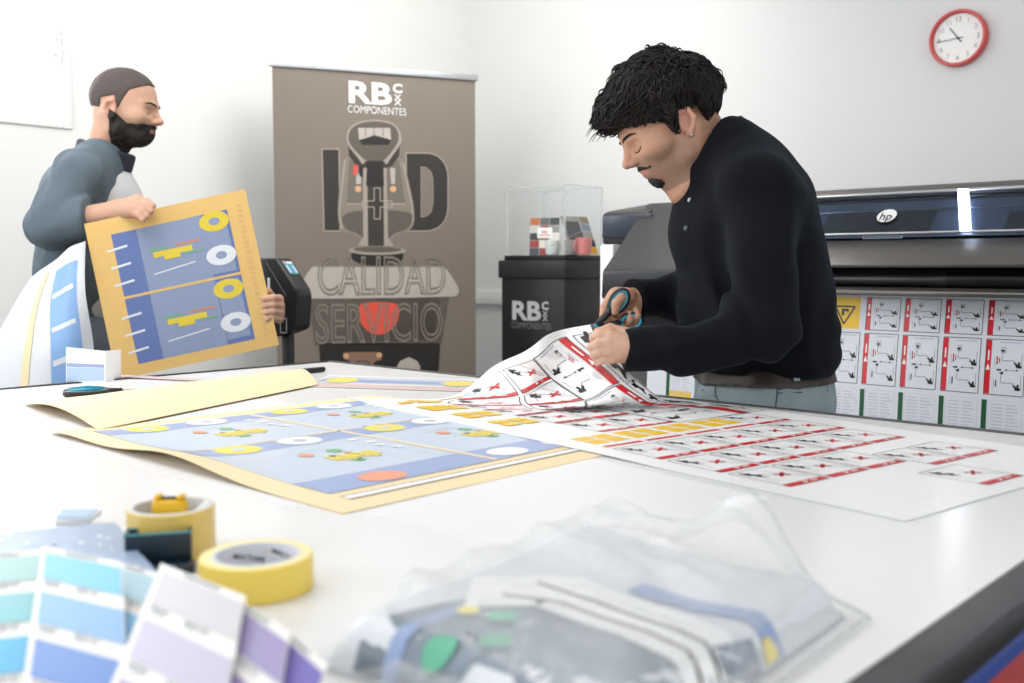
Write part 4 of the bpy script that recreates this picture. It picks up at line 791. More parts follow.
# milky clear sheet underneath
s = Sheet(flat(.0004), .1); s.grid(lambda u, v: s.S(u, v), np.linspace(-1.66, -.86, 9), np.linspace(.585, 1.05, 6), clear('milky film', refl=.02, rough=.15, bump=.3, bscale=20, milky=.35))
tag(s.build('clear_sheet', None, ang=180, base=(-1.2, .8, TZ)), 'thin milky clear sheet under the tan backing sheet, at its left edge', 'clear sheet')
# tan backing with the blue print
s = Sheet(flat(.0010, lift), .025); s.body(-1.52, -.805, .612, 1.23, M['tan'], M['board_tan'])
s.layer = 2; bx0, bx1, by0, by1 = -1.47, -.885, .655, 1.205; xm = (-1.20, -.945); ym = .922
s.rect(bx0, by0, bx1, by1, M['print_blue'])
s.layer = 3
for x in (bx0, -1.215, -.955): s.rect(x, by0, x+.055+(.015 if x > -1 else 0), by1, M['band_blue'])
s.layer = 4; s.rect(bx0, ym-.004, bx1, ym+.004, M['tan']); s.rect(-1.222, by0, -1.217, by1, M['tan'])
for x in (-1.445, -1.190):
    for y, m in ((by0+.075, 'pale_yellow'), (by0+.175, 'white'), (ym+.065, 'pale_yellow'), (ym+.16, 'white')):
        s.layer = 4; s.disc(x, y, .036, .036, M['ring_grey']); s.layer = 5; s.disc(x, y, .031, .031, M[m]); s.layer = 6; s.disc(x, y, .011, .010, M['ring_grey'] if m == 'white' else M['print_blue'])
for y in (by0+.10, ym+.05, ym+.16): s.layer = 5; s.disc(-.915, y, .026, .032, M['orange'] if y < .8 else M['white'])
g = random.Random(5)
for x in (-1.36, -1.09):
    for y in (by0+.115, ym+.095):
        s.layer = 5; s.disc(x, y, .013, .010, M['orange']); s.disc(x+.0, y+.045, .013, .010, M['mint']); s.path([(x-.02, y-.02), (x-.025, y+.04), (x+.02, y+.055)], .0015, M['ring_grey'])
        for k in range(7): s.rect(x+.028+.004*(k % 2), y+.006+k*.011, x+.062+.006*(k % 3), y+.0145+k*.011, M['pale_yellow'])
        s.disc(x+.03, y+.02, .006, .005, M['joy_copper']); s.disc(x+.024, y+.05, .006, .005, M['joy_button']); s.disc(x+.075, y+.03, .008, .010, M['mint'])
        for k in range(4): s.disc(x-.05+.03*k, y+.115+.01*(k % 2), .007, .008, M['white'])
        s.line((x-.06, y+.1), (x+.1, y+.13), .0015, M['white'])
s.layer = 3; s.rect(-.866, by0-.0, -.8635, by1, M['joy_dark']); s.rect(-.850, by0-.0, -.8475, by1, M['joy_dark']); s.rect(-.8635, by0, -.850, by1, M['white'])
tag(s.build('printed_sheet', None, ang=180, base=(-1.16, .9, TZ)), 'tan backing sheet with four pale blue panels and yellow and white rings', 'printed sheet')
# second tan sheet, humped along the far side
c4 = bil(T2(98, 432), T2(318, 386), T2(296, 371.5), T2(22, 405))
def SB(u, v, h=0): p = c4(u, v); return np.array([p[0], p[1], TZ+.0035+.020*math.sin(PI*min(1, v*1.02))**1.0*(.7+.3*math.sin(3*u))+h])
s = Sheet(SB, .06); s.body(0, 1, 0, 1, M['tan'], M['board_tan'], th=.0006); tag(s.build('backing_sheet', None, ang=180, base=(-1.7, 1, TZ)), 'plain tan sheet humped along the far side of the printed blue sheet', 'backing sheet')
# blue and white print at the far edge
c5 = bil(T2(300, 387), T2(492, 393), T2(505, 381), T2(330, 375.6))
s = Sheet(lambda u, v, h=0: np.array([*c5(u, v), TZ+.0012+h]), .2); s.body(0, 1, 0, 1, M['paper']); s.rect(.02, .38, 1, .9, M['print_blue']); s.layer = 2; s.rect(.02, .45, 1, .68, M['band_blue'])
for u in (.14, .78): s.layer = 3; s.disc(u, .58, .10, .26, M['ring_grey']); s.layer = 4; s.disc(u, .58, .085, .21, M['pale_yellow'])
s.layer = 2; s.rect(0, 0, 1, .3, M['rose_strip']); tag(s.build('printed_strip', None, ang=180, base=(-1.65, 1.4, TZ)), 'blue and white print with two yellow ovals at the far corner of the table', 'printed sheet')
# the long label sheet, its far left end lifted by the hands
O_ = np.array([-.53, 1.03]); eu = np.array([.157, .988]); ev = np.array([-.988, .157])
cp = []
def zb(v): t = min(1, max(0, (v-.14)/.13)); return .0010+.0018*t*t*(3-2*t)
def fl(u, v, h=.0): p = O_+eu*u+ev*v; cp.append((u, v, p[0], p[1], TZ+zb(v)+h))
for v in (-.17, -.05, .1, .25, .38, .48):
    for u in (-.05, .1, .22, .34, .44): fl(u, v)
for v in (.6, .7, .8, .9, 1.04): fl(-.05, v)
for v in (.6, .72): fl(.06, v)
fl(.06, .85); fl(.14, .62); fl(.24, .6); fl(.34, .55)
for u, v, px, py, h in ((.42, 1.0, 563, 337, .115), (.42, .80, 618, 384, .045), (.25, .80, 585, 401, .018), (.25, 1.0, 533, 358, .085), (.16, 1.0, 497, 371, .045), (.16, .90, 517, 397, .014), (.23, .90, 546, 382, .034), (.47, 1.03, 588, 326, .135), (.13, 1.035, 481, 377, .033), (.075, 1.035, 458, 394, .010), (.02, 1.03, 425, 400, .0), (.47, .85, 628, 371, .062), (.47, .60, 667, 400, .010), (.42, .60, 657, 404, .006), (.42, .70, 641, 399, .018)):
    p = T(px, py, h+.003); cp.append((u, v, *p))
cp = np.array(cp); nC = len(cp)
def tps(r2): return np.where(r2 > 1e-12, r2*np.log(r2+1e-12), 0)
K = tps(((cp[:, None, :2]-cp[None, :, :2])**2).sum(-1))+np.eye(nC)*2e-4; Pm = np.c_[np.ones(nC), cp[:, :2]]; A_ = np.block([[K, Pm], [Pm.T, np.zeros((3, 3))]]); Wt = np.linalg.solve(A_, np.r_[cp[:, 2:], np.zeros((3, 3))])
def S0(u, v):
    r2 = (cp[:, 0]-u)**2+(cp[:, 1]-v)**2; p = np.r_[tps(r2), 1, u, v] @ Wt; p[2] = max(p[2], TZ+zb(v)) if v > .45 else TZ+zb(v); return p
def SR(u, v, h=0):
    p = S0(u, v)
    if h == 0: return p
    if v < .45: return p+Z*h
    e = .004; N = np.cross(S0(u+e, v)-p, S0(u, v+e)-p); N /= np.linalg.norm(N)+1e-12; return p+N*h*4.5
s = Sheet(SR, .011); s.body(-.035, .475, -.16, 1.035, M['paper'], M['under'])
s.layer = 1
for j in range(10):
    v0 = .004+j*.1
    for i in range(6):
        u0 = .004+i*.0835
        if v0 > .36 and u0 > .20: continue
        if u0 > .40: continue
        yel = (j == 3 and i < 4) or (i == 0 and 5 <= j <= 9)
        if yel:
            for a in (0, 1):
                for c in (0, 1): s.rect(u0+.004+a*.038, v0+.03+c*.03, u0+.036+a*.038, v0+.056+c*.03, M['yellow'])
            s.line((u0, v0+.008), (u0+.075, v0+.008), .010, M['red']) if j == 3 else None
            continue
        if i == 0 and j > 3: continue
        label(s, (u0, v0-(.036 if j == 0 and i > 2 else 0)), (0, 1), (1, 0), .090, .076, 'cross', .0010)
for k, v0 in enumerate((.398, .60, .802)): label(s, (.425, v0), (-1, 0), (0, 1), .175, .195, 'big', .0016)
for k, v0 in enumerate((.398, .60, .802)):
    s.frame(.438, v0, .472, v0+.195, .0018, M['ink']); digger(s, lambda x, y: (.468-y*.030, v0+.03+x*.1), .1, .15, .55, M['ink']) ; digger(s, lambda x, y: (.468-y*.030, v0+.13+x*.1), .1, .15, .5, M['ink'])
label(s, (.19, -.13), (0, 1), (1, 0), .085, .085, 'cross', .0008)
tag(s.build('label_sheet', None, ang=180, base=(-.9, 1.3, TZ)), 'long white sheet of red-barred lift labels, one end raised in the cutting hands', 'printed sheet')
# clear film over the right end of it
c6 = bil(T2(700, 486), T2(908, 524), T2(1040, 486), T2(960, 448)); s = Sheet(lambda u, v, h=0: np.array([*c6(u, v), TZ+.0036+.004*math.exp(-((u-.62)/.12)**2-((v-.62)/.2)**2)+.0012*math.sin(9*u+4*v)+h]), .04); s.grid(lambda u, v: s.S(u, v), np.linspace(0, 1, 26), np.linspace(0, 1, 26), M['film'])
tag(s.build('clear_film', None, ang=180, base=(-.4, 1.25, TZ)), 'loose glossy clear film over the right end of the label sheet', 'clear film')
# blank sheets in the middle of the table
c7 = bil(T2(365, 511), T2(560, 560), T2(770, 498), T2(590, 458)); s = Sheet(lambda u, v, h=0: np.array([*c7(u, v), TZ+.0005+h]), .3); M['sheet_grey'] = mat('blank sheet', '#ececee', rough=.4, var=.01); s.body(0, 1, 0, 1, M['sheet_grey']); tag(s.build('blank_sheet', None, ang=180, base=(-.7, .9, TZ)), 'blank pale grey sheet in the middle of the white table', 'sheet')
# ------------------------------------------------------------------ small tools
def scissors(name, lab, piv, d, n, L, open_=.12, k=1.0, base=None):
    """piv pivot, d along the blades, n normal to the plane of the blades"""
    d = np.array(d, float); d /= np.linalg.norm(d); n = np.array(n, float); n -= d*(n @ d); n /= np.linalg.norm(n); w = np.cross(n, d); o = empty(name, piv if base is None else base, lab, 'scissors')
    return o, (lambda x, y, z=0: np.array(piv)+d*x+w*y+n*z)
def loop(mb, q, cx, cy, rx, ry, rot, r, m, m2):
    t = np.linspace(0, 2*PI, 25)[:-1]; c, s_ = math.cos(rot), math.sin(rot); r2 = r*.75*(1 if rx < 1 else 300); mb.tube([q(cx+rx*math.cos(a)*c-ry*math.sin(a)*s_, cy+rx*math.cos(a)*s_+ry*math.sin(a)*c) for a in t], r, m, 8, True)
    m2.tube([q(cx+(rx-r2)*math.cos(a)*c-(ry-r2)*math.sin(a)*s_, cy+(rx-r2)*math.cos(a)*s_+(ry-r2)*math.sin(a)*c, .0015) for a in t], r*.72, M['teal'], 8, True)
# pair in the man's hand: laid out in the plane through its pivot facing the viewer
cz = -.035; sp = P1(596, 326, cz); so = empty('scissors', sp, 'black and teal scissors held in the right hand over the sheet', 'scissors')
q2 = lambda px, py, z=0: P1(px, py, cz)-F*z
b = MB(); b.prism([(597, 323), (600, 326.5), (596, 329), (585, 329.5), (562.5, 330.5), (575, 327)], M['steel'], lambda x, y: q2(x, y, .0000), lambda x, y: q2(x, y, .0016)); b.build('blade', so)
b = MB(); b.prism([(598, 323), (600, 328), (590, 334), (572, 340), (588, 329)], M['steel'], lambda x, y: q2(x, y, -.0018), lambda x, y: q2(x, y, -.0002)); b.build('blade', so)
b = MB(); b2 = MB(); b.tube([q2(597, 325), q2(603, 318.5), (q2(609.5, 311.5)), q2(612, 308)], [.0062, .0072, .0066, .0052], M['black'], 10)
qa = lambda x, y, z=0: q2(618.8+x, 301.2+y, z); loop(b, qa, 0, 0, 12.4, 7.6, -1.02, .0050, M['black'], b2); b.build('thumb_handle', so, ang=180); b2.build('grip_lining', so, ang=180)
b = MB(); b2 = MB(); b.tube([q2(596, 327.5), q2(606, 326), q2(616, 323), q2(622, 322)], [.0058, .0066, .006, .005], M['black'], 10); loop(b, lambda x, y, z=0: q2(631+x, 322+y, z), 0, 0, 11.0, 8.0, -.2, .0046, M['black'], b2); b.build('finger_handle', so, ang=180); b2.build('grip_lining', so, ang=180)
b = MB(); b.lathe([(0, .006), (.004, .0055), (.0052, .003), (.0052, -.004), (0, -.004)], M['teal'], q2(596.3, 326), -F, 16); b.build('pivot', so)
# pair lying on the table
a = T(150, 389, .007); d = T(190, 388.5, .007)-T(66, 394, .007); dn = d/np.linalg.norm(d); wv_ = np.cross(Z, dn); so = empty('scissors', T(120, 392), 'black and teal scissors lying on the table at the far left edge', 'scissors')
pv = T(120, 390.5, .007); q3 = lambda x, y, z=0: pv+dn*x+wv_*y+Z*z; L_ = np.linalg.norm(T(120, 390.5)-T(67, 393.5))
b = MB(); b.prism([(-.005, -.006), (.09, -.001), (.092, .001), (-.005, .007)], M['steel'], lambda x, y: q3(x, y, -.002), lambda x, y: q3(x, y, -.0005)); b.prism([(-.005, -.007), (.093, -.004), (.09, .002), (-.005, .005)], M['steel'], lambda x, y: q3(x, y, .0003), lambda x, y: q3(x, y, .0018)); b.build('blade', so)
for sg in (1, -1):
    b = MB(); b2 = MB(); b.tube([q3(.004, .002*sg), q3(-.02, .006*sg), q3(-.045, .012*sg)], [.005, .006, .0055], M['black'], 10); loop(b, q3, -L_*.62, .021*sg, L_*.37, .014, 0.05*sg, .0058, M['black'], b2); b2.tube([q3(-L_*.95, .021*sg+.004, .0055), q3(-L_*.6, .024*sg, .0068), q3(-L_*.3, .012*sg, .006)], [.002, .0036, .002], M['teal'], 8); b.build('handle', so, ang=180); b2.build('grip_lining', so, ang=180)
b = MB(); b.lathe([(0, .005), (.004, .0045), (.005, .002), (.005, -.004), (0, -.004)], M['teal'], pv, Z, 16); b.build('pivot', so)
# black pen-shaped cutter
p0 = T(291, 372.5, .006); p1 = T(325, 369, .007); d = (p1-p0); kn = empty('craft_knife', T(308, 371), 'slim black craft knife near the far corner of the table', 'knife')
b = MB(); b.tube([p0+d*t for t in (.22, .26, .5, .9, .97, 1)], [.004, .0058, .0066, .0066, .006, .003], M['black'], 12); b.build('handle', kn, ang=40)
b = MB(); b.tube([p0+d*t for t in (0, .12, .23)], [.0008, .003, .0038], M['dark_metal'], 8); b.build('blade', kn)
# thin rose strip lying across the far left edge
p0 = T(92, 374.5, .004); p1 = T(216, 380.5, .004); b = MB(); d = p1-p0; L = np.linalg.norm(d); d /= L; n_ = np.cross(Z, d); b.box((0, -.012, -.001), (L, .012, .001), M['rose_strip'], .0006, frame=(p0, d, n_, Z)); b.box((L*.02, -.008, .001), (L*.98, -.0045, .0013), M['silver'], frame=(p0, d, n_, Z)); tag(b.build('ruler'), 'thin pale rose ruler lying at the far left edge of the table', 'ruler')
# white cards standing at the edge
pc = T(65, 384); cd = empty('folded_card', pc, 'small white and pale blue folded card standing at the far left table edge', 'card')
def standing(x0, x1, yb, yt0, yt1, nm, m, h=.0):
    A = T(x0, yb[0]); B_ = T(x1, yb[1]); dA = A @ F; tA = atd(x0, yt0, dA); tB = atd(x1, yt1, B_ @ F); q4 = bil(A, B_, tB, tA); nn = np.cross(B_-A, Z); nn /= np.linalg.norm(nn)
    s = Sheet(lambda u, v, h=0: q4(u, v)+nn*h, .5); s.body(0, 1, 0, 1, M['paper'], th=.0012); s.rect(.02, .46, .98, .56, M['band_blue']) if m else None; s.rect(.02, .05, .98, .44, M['pale_blue']) if m else None; return s.build(nm, cd, ang=30)
standing(66, 105, (383.6, 382), 347, 351, 'front_leaf', 1); standing(105.3, 121, (382, 378.8), 351, 349.5, 'side_leaf', 0)
# ------------------------------------------------------------------ tapes and little boxes in the foreground
def roll(c, ro, ri, h, m_out, m_side, m_core, o):
    b = MB(); b.lathe([(ri, 0), (ro-.001, 0), (ro, .001), (ro, h-.001), (ro-.001, h), (ri, h)], [m_side, m_out, m_out, m_out, m_side], c, Z, 64); b.build('tape', o, ang=50)
    b = MB(); b.lathe([(ri, 0), (ri, h), (ri-.003, h+.0003), (ri-.003, 0), (ri, 0)], m_core, c, Z, 64); b.build('cardboard_core', o, ang=50)
c = T(172, 553); r_ = .0375
t1 = empty('tape_roll', c, 'larger amber packing tape roll holding a yellow cutter, beside the dark blue tray', 'tape', 'tape rolls'); roll(c, r_, r_-.0035, .042, M['tape_amber'], M['tape_edge'], M['core'], t1)
c2 = T(257, 588); t2 = empty('tape_roll', c2, 'flat yellow masking tape roll with a lettered grey core, nearest on the table', 'tape', 'tape rolls'); roll(c2, .0435, .034, .027, M['tape_yellow'], M['tape_side'], M['core'], t2)
rw = .0309; s = Sheet(lambda u, v, h=0: c2+(rw-h)*(math.sin(u/rw)*R+math.cos(u/rw)*F)+Z*v, .002)
for x, y, rt in ((-.014, .016, -.25), (.018, .018, -.25), (.042, .016, -.25), (-.040, .010, -.25)): s.text('MACTAPE', x, y, .0042, M['ink'], rot=rt, bold=.02, sx=1.0); s.line((x-.020, y+.002), (x-.012, y+.0045), .0006, M['orange'])
s.line((-.01, .006), (.01, .006), .002, M['orange']); o_ = s.build('core_print', t2)
# cutter and pen inside the big roll
a = c+R*-.002+F*.004; uk = empty('utility_knife', a, 'yellow cutter standing inside the larger tape roll', 'cutter'); b = MB(); fr = (a+Z*.004, R, F, Z); b.box((-.0145, -.007, 0), (.0145, .007, .043), M['lemon'], .003, frame=fr); b.build('body', uk); b = MB(); b.box((-.013, -.0062, .043), (-.007, .0062, .0475), M['lemon'], .002, frame=fr); b.box((.007, -.0062, .043), (.013, .0062, .0475), M['lemon'], .002, frame=fr); b.build('slider', uk); b = MB(); b.box((-.007, -.002, .043), (.007, .002, .0455), M['dark_metal'], .001, frame=fr); b.build('blade_slot', uk)
b = MB(); a = c+Z*.006; b.tube([a+R*.006-F*.012+Z*.0, a+R*.014-F*.002+Z*.02, a+R*.0305+F*.010+Z*.036], [.004, .0042, .004], M['white'], 12); tag(b.build('marker_pen', None, ang=50), 'white pen leaning in the larger tape roll', 'pen')
# dark blue slotted tray
p = T(160, 566); tr = empty('tape_tray', p, 'dark blue rounded tray in front of the larger tape roll', 'tray'); fr = (p, (R*.97+F*.25)/1.0, (F*.97-R*.25), Z)
b = MB(); w_ = .026; hh = .030
rr = lambda k, z: [(x*(w_-k)+sx, y*(.010-k)+sy, z) for x, y, sx, sy in ((-1, -1, 0, 0), (1, -1, 0, 0), (1, 1, 0, 0), (-1, 1, 0, 0))]
b.box((-w_, -.012, 0), (w_, -.009, hh), M['navy'], .001, frame=fr); b.box((-w_, .009, 0), (w_, .012, hh), M['navy'], .001, frame=fr); b.box((-w_, -.009, 0), (-w_+.003, .009, hh), M['navy'], .001, frame=fr); b.box((w_-.003, -.009, 0), (w_, .009, hh), M['navy'], .001, frame=fr); b.box((-w_, -.009, 0), (w_, .009, .004), M['navy'], frame=fr); b.box((-w_, -.03, 0), (w_+.004, -.012, .008), M['navy'], .003, frame=fr); b.build('body', tr)
b = MB(); f2_ = lambda x, y: fr[0]+fr[1]*x+fr[2]*y+Z*hh; b.tube([f2_(-w_, -.0105), f2_(w_, -.0105), f2_(w_, .0105), f2_(-w_, .0105)], .0013, M['screen_teal'], 6, True); b.build('rim', tr)
# little framed mirror
p = T(76, 526); mi_ = empty('pocket_mirror', p, 'small silver framed pale blue mirror behind the fan of colour cards', 'mirror'); Vt = (Z*.55+F*.83); fr = (p, R, Vt, np.cross(R, Vt))
b = MB(); b.prism([(-.021, 0), (.012, 0), (.021, .014), (-.019, .014)], M['silver'], lambda x, y: fr[0]+R*x+Vt*y+Z*.006, lambda x, y: fr[0]+R*x+Vt*y, .0012); b.build('frame', mi_)
b = MB(); b.prism([(-.018, .002), (.010, .002), (.017, .012), (-.017, .012)], M['pale_blue'], lambda x, y: fr[0]+R*x+Vt*y+Z*.0075, lambda x, y: fr[0]+R*x+Vt*y+Z*.004); b.build('glass', mi_)
# stone-blue plate under the cards
A, B_, C_ = np.array([-.945, .272, 0]), np.array([-.878, .412, 0]), np.array([-.70, .362, 0]); D_ = A+C_-B_; b = MB(); b.prism([0, 1, 2, 3], M['plate'], lambda i, : None, None) if False else None
P4 = [A, B_, C_, D_]; bq = bmesh.new(); lo_v = [bq.verts.new(p[:2].tolist()+[TZ+.0005]) for p in P4]; hi_v = [bq.verts.new(p[:2].tolist()+[TZ+.018]) for p in P4]; bq.faces.new(lo_v); bq.faces.new(hi_v[::-1]); [bq.faces.new((lo_v[i], hi_v[i], hi_v[(i+1) % 4], lo_v[(i+1) % 4])) for i in range(4)]; bmesh.ops.recalc_face_normals(bq, faces=bq.faces); bmesh.ops.bevel(bq, geom=list(bq.edges), offset=.003, segments=2, affect='EDGES'); b.bm(bq, M['plate'])
sp_ = Sheet(bil((*A[:2], TZ+.0181), (*D_[:2], TZ+.0181), (*C_[:2], TZ+.0181), (*B_[:2], TZ+.0181)) and (lambda u, v, h=0, q_=bil(A, D_, C_, B_): q_(u, v)*[1, 1, 0]+Z*(TZ+.0181+h)), 1); g = random.Random(4)
for k in range(90):
    u, v, r = g.uniform(.05, .95), g.uniform(.05, .95), g.uniform(.003, .02); sp_.disc(u, v, r, r*g.uniform(.6, 1.2), M['white'] if k % 3 else M['band_blue'], n=9)
b.add(sp_.v, sp_.f, M['white']); b.m[-len(sp_.f):] = [b.mi(sp_.mats[i]) for i in sp_.m]
tag(b.build('stone_sample'), 'speckled grey-blue sample plate under the fan of colour cards', 'plate')
# fan of colour cards
fan = empty('colour_fan', (-.6, .27, TZ), 'fan of blue and purple colour cards in the front left corner', 'colour cards')
strips = [ # tip left px, tip right px, a pixel further down the left edge, height at tip, drop per metre, swatches, offset of the first
 ((-38, 556), (41, 550), (-60, 683), .030, .09, ['#a9d9d6', '#7fd0d8', '#35bdf0', '#2a9fe0']),
 ((42, 546), (121, 562), (22, 668), .038, .10, ['#6fd0fb', '#86bdf0', '#5d90dd', '#6d76d8']),
 ((112, 560), (158, 573), (86, 683), .027, .08, ['#b5dff0', '#79c4f5', '#5880cf', '#4c5cc0']),
 ((161, 563), (246, 596), (106, 684), .042, .10, ['#e4e0e8', '#d6d0e8', '#b9aed2', '#9c8cc0']),
 ((222, 588), (290, 634), (190, 683), .035, .09, ['#a99bd0', '#a58bc6', '#9c6fb0', '#7d4a9a']),
 ((272, 616), (328, 664), (236, 690), .029, .08, ['#7a6bcb', '#6d5fc0', '#5a4ab0', '#4a3aa0'])]
M['card'] = mat('card', '#f1eeea', rough=.5, var=.01)
for k, (a, b_, c_, zt, dr, sws) in enumerate(strips):
    A = T(*a, zt); B_ = T(*b_, zt); C_ = T(*c_, zt-.012); W = B_-A; w = np.linalg.norm(W); W /= w; Dn = C_-A; Dn[2] = 0; Dn /= np.linalg.norm(Dn); Dn = Dn-Z*dr; N = Z
    s = Sheet(lambda u, v, h=0, A=A, W=W, Dn=Dn: A+W*u+Dn*v+Z*h, .2); s.body(0, w, 0, .27, M['card'], th=.0012)
    for j, cc_ in enumerate(sws):
        m = MATS.get('swatch '+cc_) or mat('swatch '+cc_, tuple(q_*.80 for q_ in hexc(cc_)[:3]), rough=.45, var=.01); v0 = .012+j*.073; s.layer = 2
        s.rect(w*.06 if k not in (0,) else 0, v0, w*.985, v0+.050, m); s.layer = 3
        for l0, l1 in ((.08, .28), (.46, .62), (.64, .72)): s.rect(w*l0, v0+.054, w*l1, v0+.057, M['text_grey']); s.rect(w*l0, v0+.060, w*(l1-.03), v0+.0625, M['pale_line'])
    s.rect(w*.3, .004, w*.72, .0075, M['text_grey']); o = s.build('colour_card', fan, ang=30)
b = MB(); b.tube([np.array([-.40, .135, TZ+z]) for z in (.003, .03)], .006, M['silver'], 12); b.build('rivet', fan)
# ------------------------------------------------------------------ folded prints in a clear bag
QA, QB, QC, QD = (np.array(T(*p, .0)) for p in ((318, 668), (640, 765), (845, 618), (590, 548)))
qf = bil(QA[:2], QB[:2], QC[:2], QD[:2]); TH = .029
def prof(t): t = min(t, 1-t); return min(1, math.sin(min(1, max(0, t)/.085)*PI/2)+.0)
def SG(u, v, h=0):
    p = qf(min(1, max(0, u)), min(1, max(0, v))); z = TH*max(.0, prof(u))**.8*max(0, prof(v))**.8*(.88+.10*math.sin(5*u+2)+.05*math.sin(9*v)); return np.array([p[0], p[1], TZ+.002+z+h])
s = Sheet(SG, .03); s.body(0, 1, 0, 1, M['drape_white'], M['bag_blue'], th=.0005, nu=44, nv=44)
A2 = np.array([QB[:2]-QA[:2], QD[:2]-QA[:2]]).T
def gq(px, py, h=.030): return tuple(np.linalg.solve(A2, np.array(T2(px, py, h))-QA[:2]))
def gpoly(pts, m, h=.034): s.poly([gq(*p, h) for p in pts], m)
def gband(pts, w, m):
    P = [gq(*p) for p in pts]; P = np.array(P); k = np.linspace(0, len(P)-1, 40); Pi = np.c_[np.interp(k, range(len(P)), P[:, 0]), np.interp(k, range(len(P)), P[:, 1])]; hh_ = s.h(); tn = np.gradient(Pi, axis=0); tn /= np.linalg.norm(tn, axis=1)[:, None]; nn = np.c_[-tn[:, 1], tn[:, 0]]
    V = []
    for a, n2 in zip(Pi, nn):
        for o2 in np.linspace(-.5, .5, 7): q5 = a+n2*w*o2; V.append(SG(q5[0], q5[1], hh_))
    s.add(V, [(i*7+j, i*7+j+1, (i+1)*7+j+1, (i+1)*7+j) for i in range(39) for j in range(6)], m)
s.layer = 4; gband([(330, 690), (400, 640), (480, 618), (560, 640), (640, 700)], .34, M['bag_slate']); s.layer = 5; gband([(640, 572), (700, 588), (760, 598), (820, 606)], .07, M['bag_blue']); gband([(345, 672), (400, 630), (470, 603), (520, 588)], .05, M['bag_blue']); gband([(735, 620), (790, 636), (800, 650)], .16, M['stone']); s.layer = 6
gband([(470, 590), (560, 580), (660, 610), (735, 650), (770, 690)], .22, M['paper']); s.layer = 8; gband([(505, 590), (565, 592), (650, 618), (705, 650), (735, 700)], .010, M['joy_dark']); gband([(540, 575), (600, 588), (680, 615), (735, 645), (765, 690)], .010, M['joy_dark'])
for px, py, m, ru in ((505, 612, 'bag_green', .045), (440, 640, 'bag_green', .045), (498, 636, 'bag_green', .045), (402, 668, 'pale_yellow', .10), (470, 609, 'pale_yellow', .03), (783, 606, 'pale_yellow', .045), (355, 676, 'ink', .05)):
    u, v = gq(px, py); n_p = 20; s.layer = 11; hh_ = s.h(); s.add([SG(u, v, hh_)]+[SG(u+ru*math.cos(2*PI*i/n_p), v+ru*.8*math.sin(2*PI*i/n_p), hh_) for i in range(n_p)], [(0, i+1, (i+1) % n_p+1) for i in range(n_p)], M[m])
tag(s.build('folded_prints', None, ang=180, base=(*qf(.5, .5), TZ)), 'bundle of folded blue and white prints inside the clear bag at the front', 'folded prints')
# the bag: an upper and a lower sheet, crumpled, with a peak towards the back
BA, BB, BC, BD = (np.array(T2(*p)) for p in ((296, 664), (640, 800), (872, 622), (600, 533))); bf_ = bil(BA, BB, BC, BD); wv1 = waves(61, 9, 25, 75); wv2 = waves(62, 7, 60, 150)
def bagz(u, v):
    p = bf_(u, v); U_ = (u-.10)/.80; V_ = (v-.10)/.80; pr_ = max(0, prof(U_))**.6*max(0, prof(V_))**.6 if 0 < U_ < 1 and 0 < V_ < 1 else 0
    q = np.array([[p[0], p[1], 0]]); rid = abs(wv1(q)[0]); edge = min(1, min(u, 1-u, v, 1-v)/.05)
    pk = .062*math.exp(-((u-.63)/.16)**2-((v-.99)/.13)**2)+.030*math.exp(-((u-.28)/.3)**2-((v-.98)/.09)**2)
    return p, .004*edge+(TH+.006)*pr_+edge*(.010*max(0, .9-rid)+.002*wv2(q)[0]+.003)+pk
def SBag(u, v, h=0): p, z = bagz(u, v); return np.array([p[0], p[1], TZ+.001+max(.0012, z)])
b = MB(); n = 84; b.grid(lambda u, v: SBag(u, v), np.linspace(0, 1, n), np.linspace(0, 1, n), M['bag'])
o = empty('plastic_bag', (*bf_(.5, .5), TZ), 'crinkled clear plastic bag around folded prints at the front of the table', 'plastic bag'); b.build('top_film', o, ang=180)
b = MB(); b.grid(lambda u, v: np.array([*bf_(u, v), TZ+.0008]), np.linspace(0, 1, 3), np.linspace(0, 1, 3), M['film']); b.build('bottom_film', o)
b = MB(); b.tube([SBag(u, .992)+Z*.0008 for u in np.linspace(0, 1, 60)], .0011, M['acrylic_edge'], 5); b.tube([SBag(.992, v)+Z*.0008 for v in np.linspace(0, 1, 40)], .0011, M['acrylic_edge'], 5); b.build('welded_seam', o, ang=180)
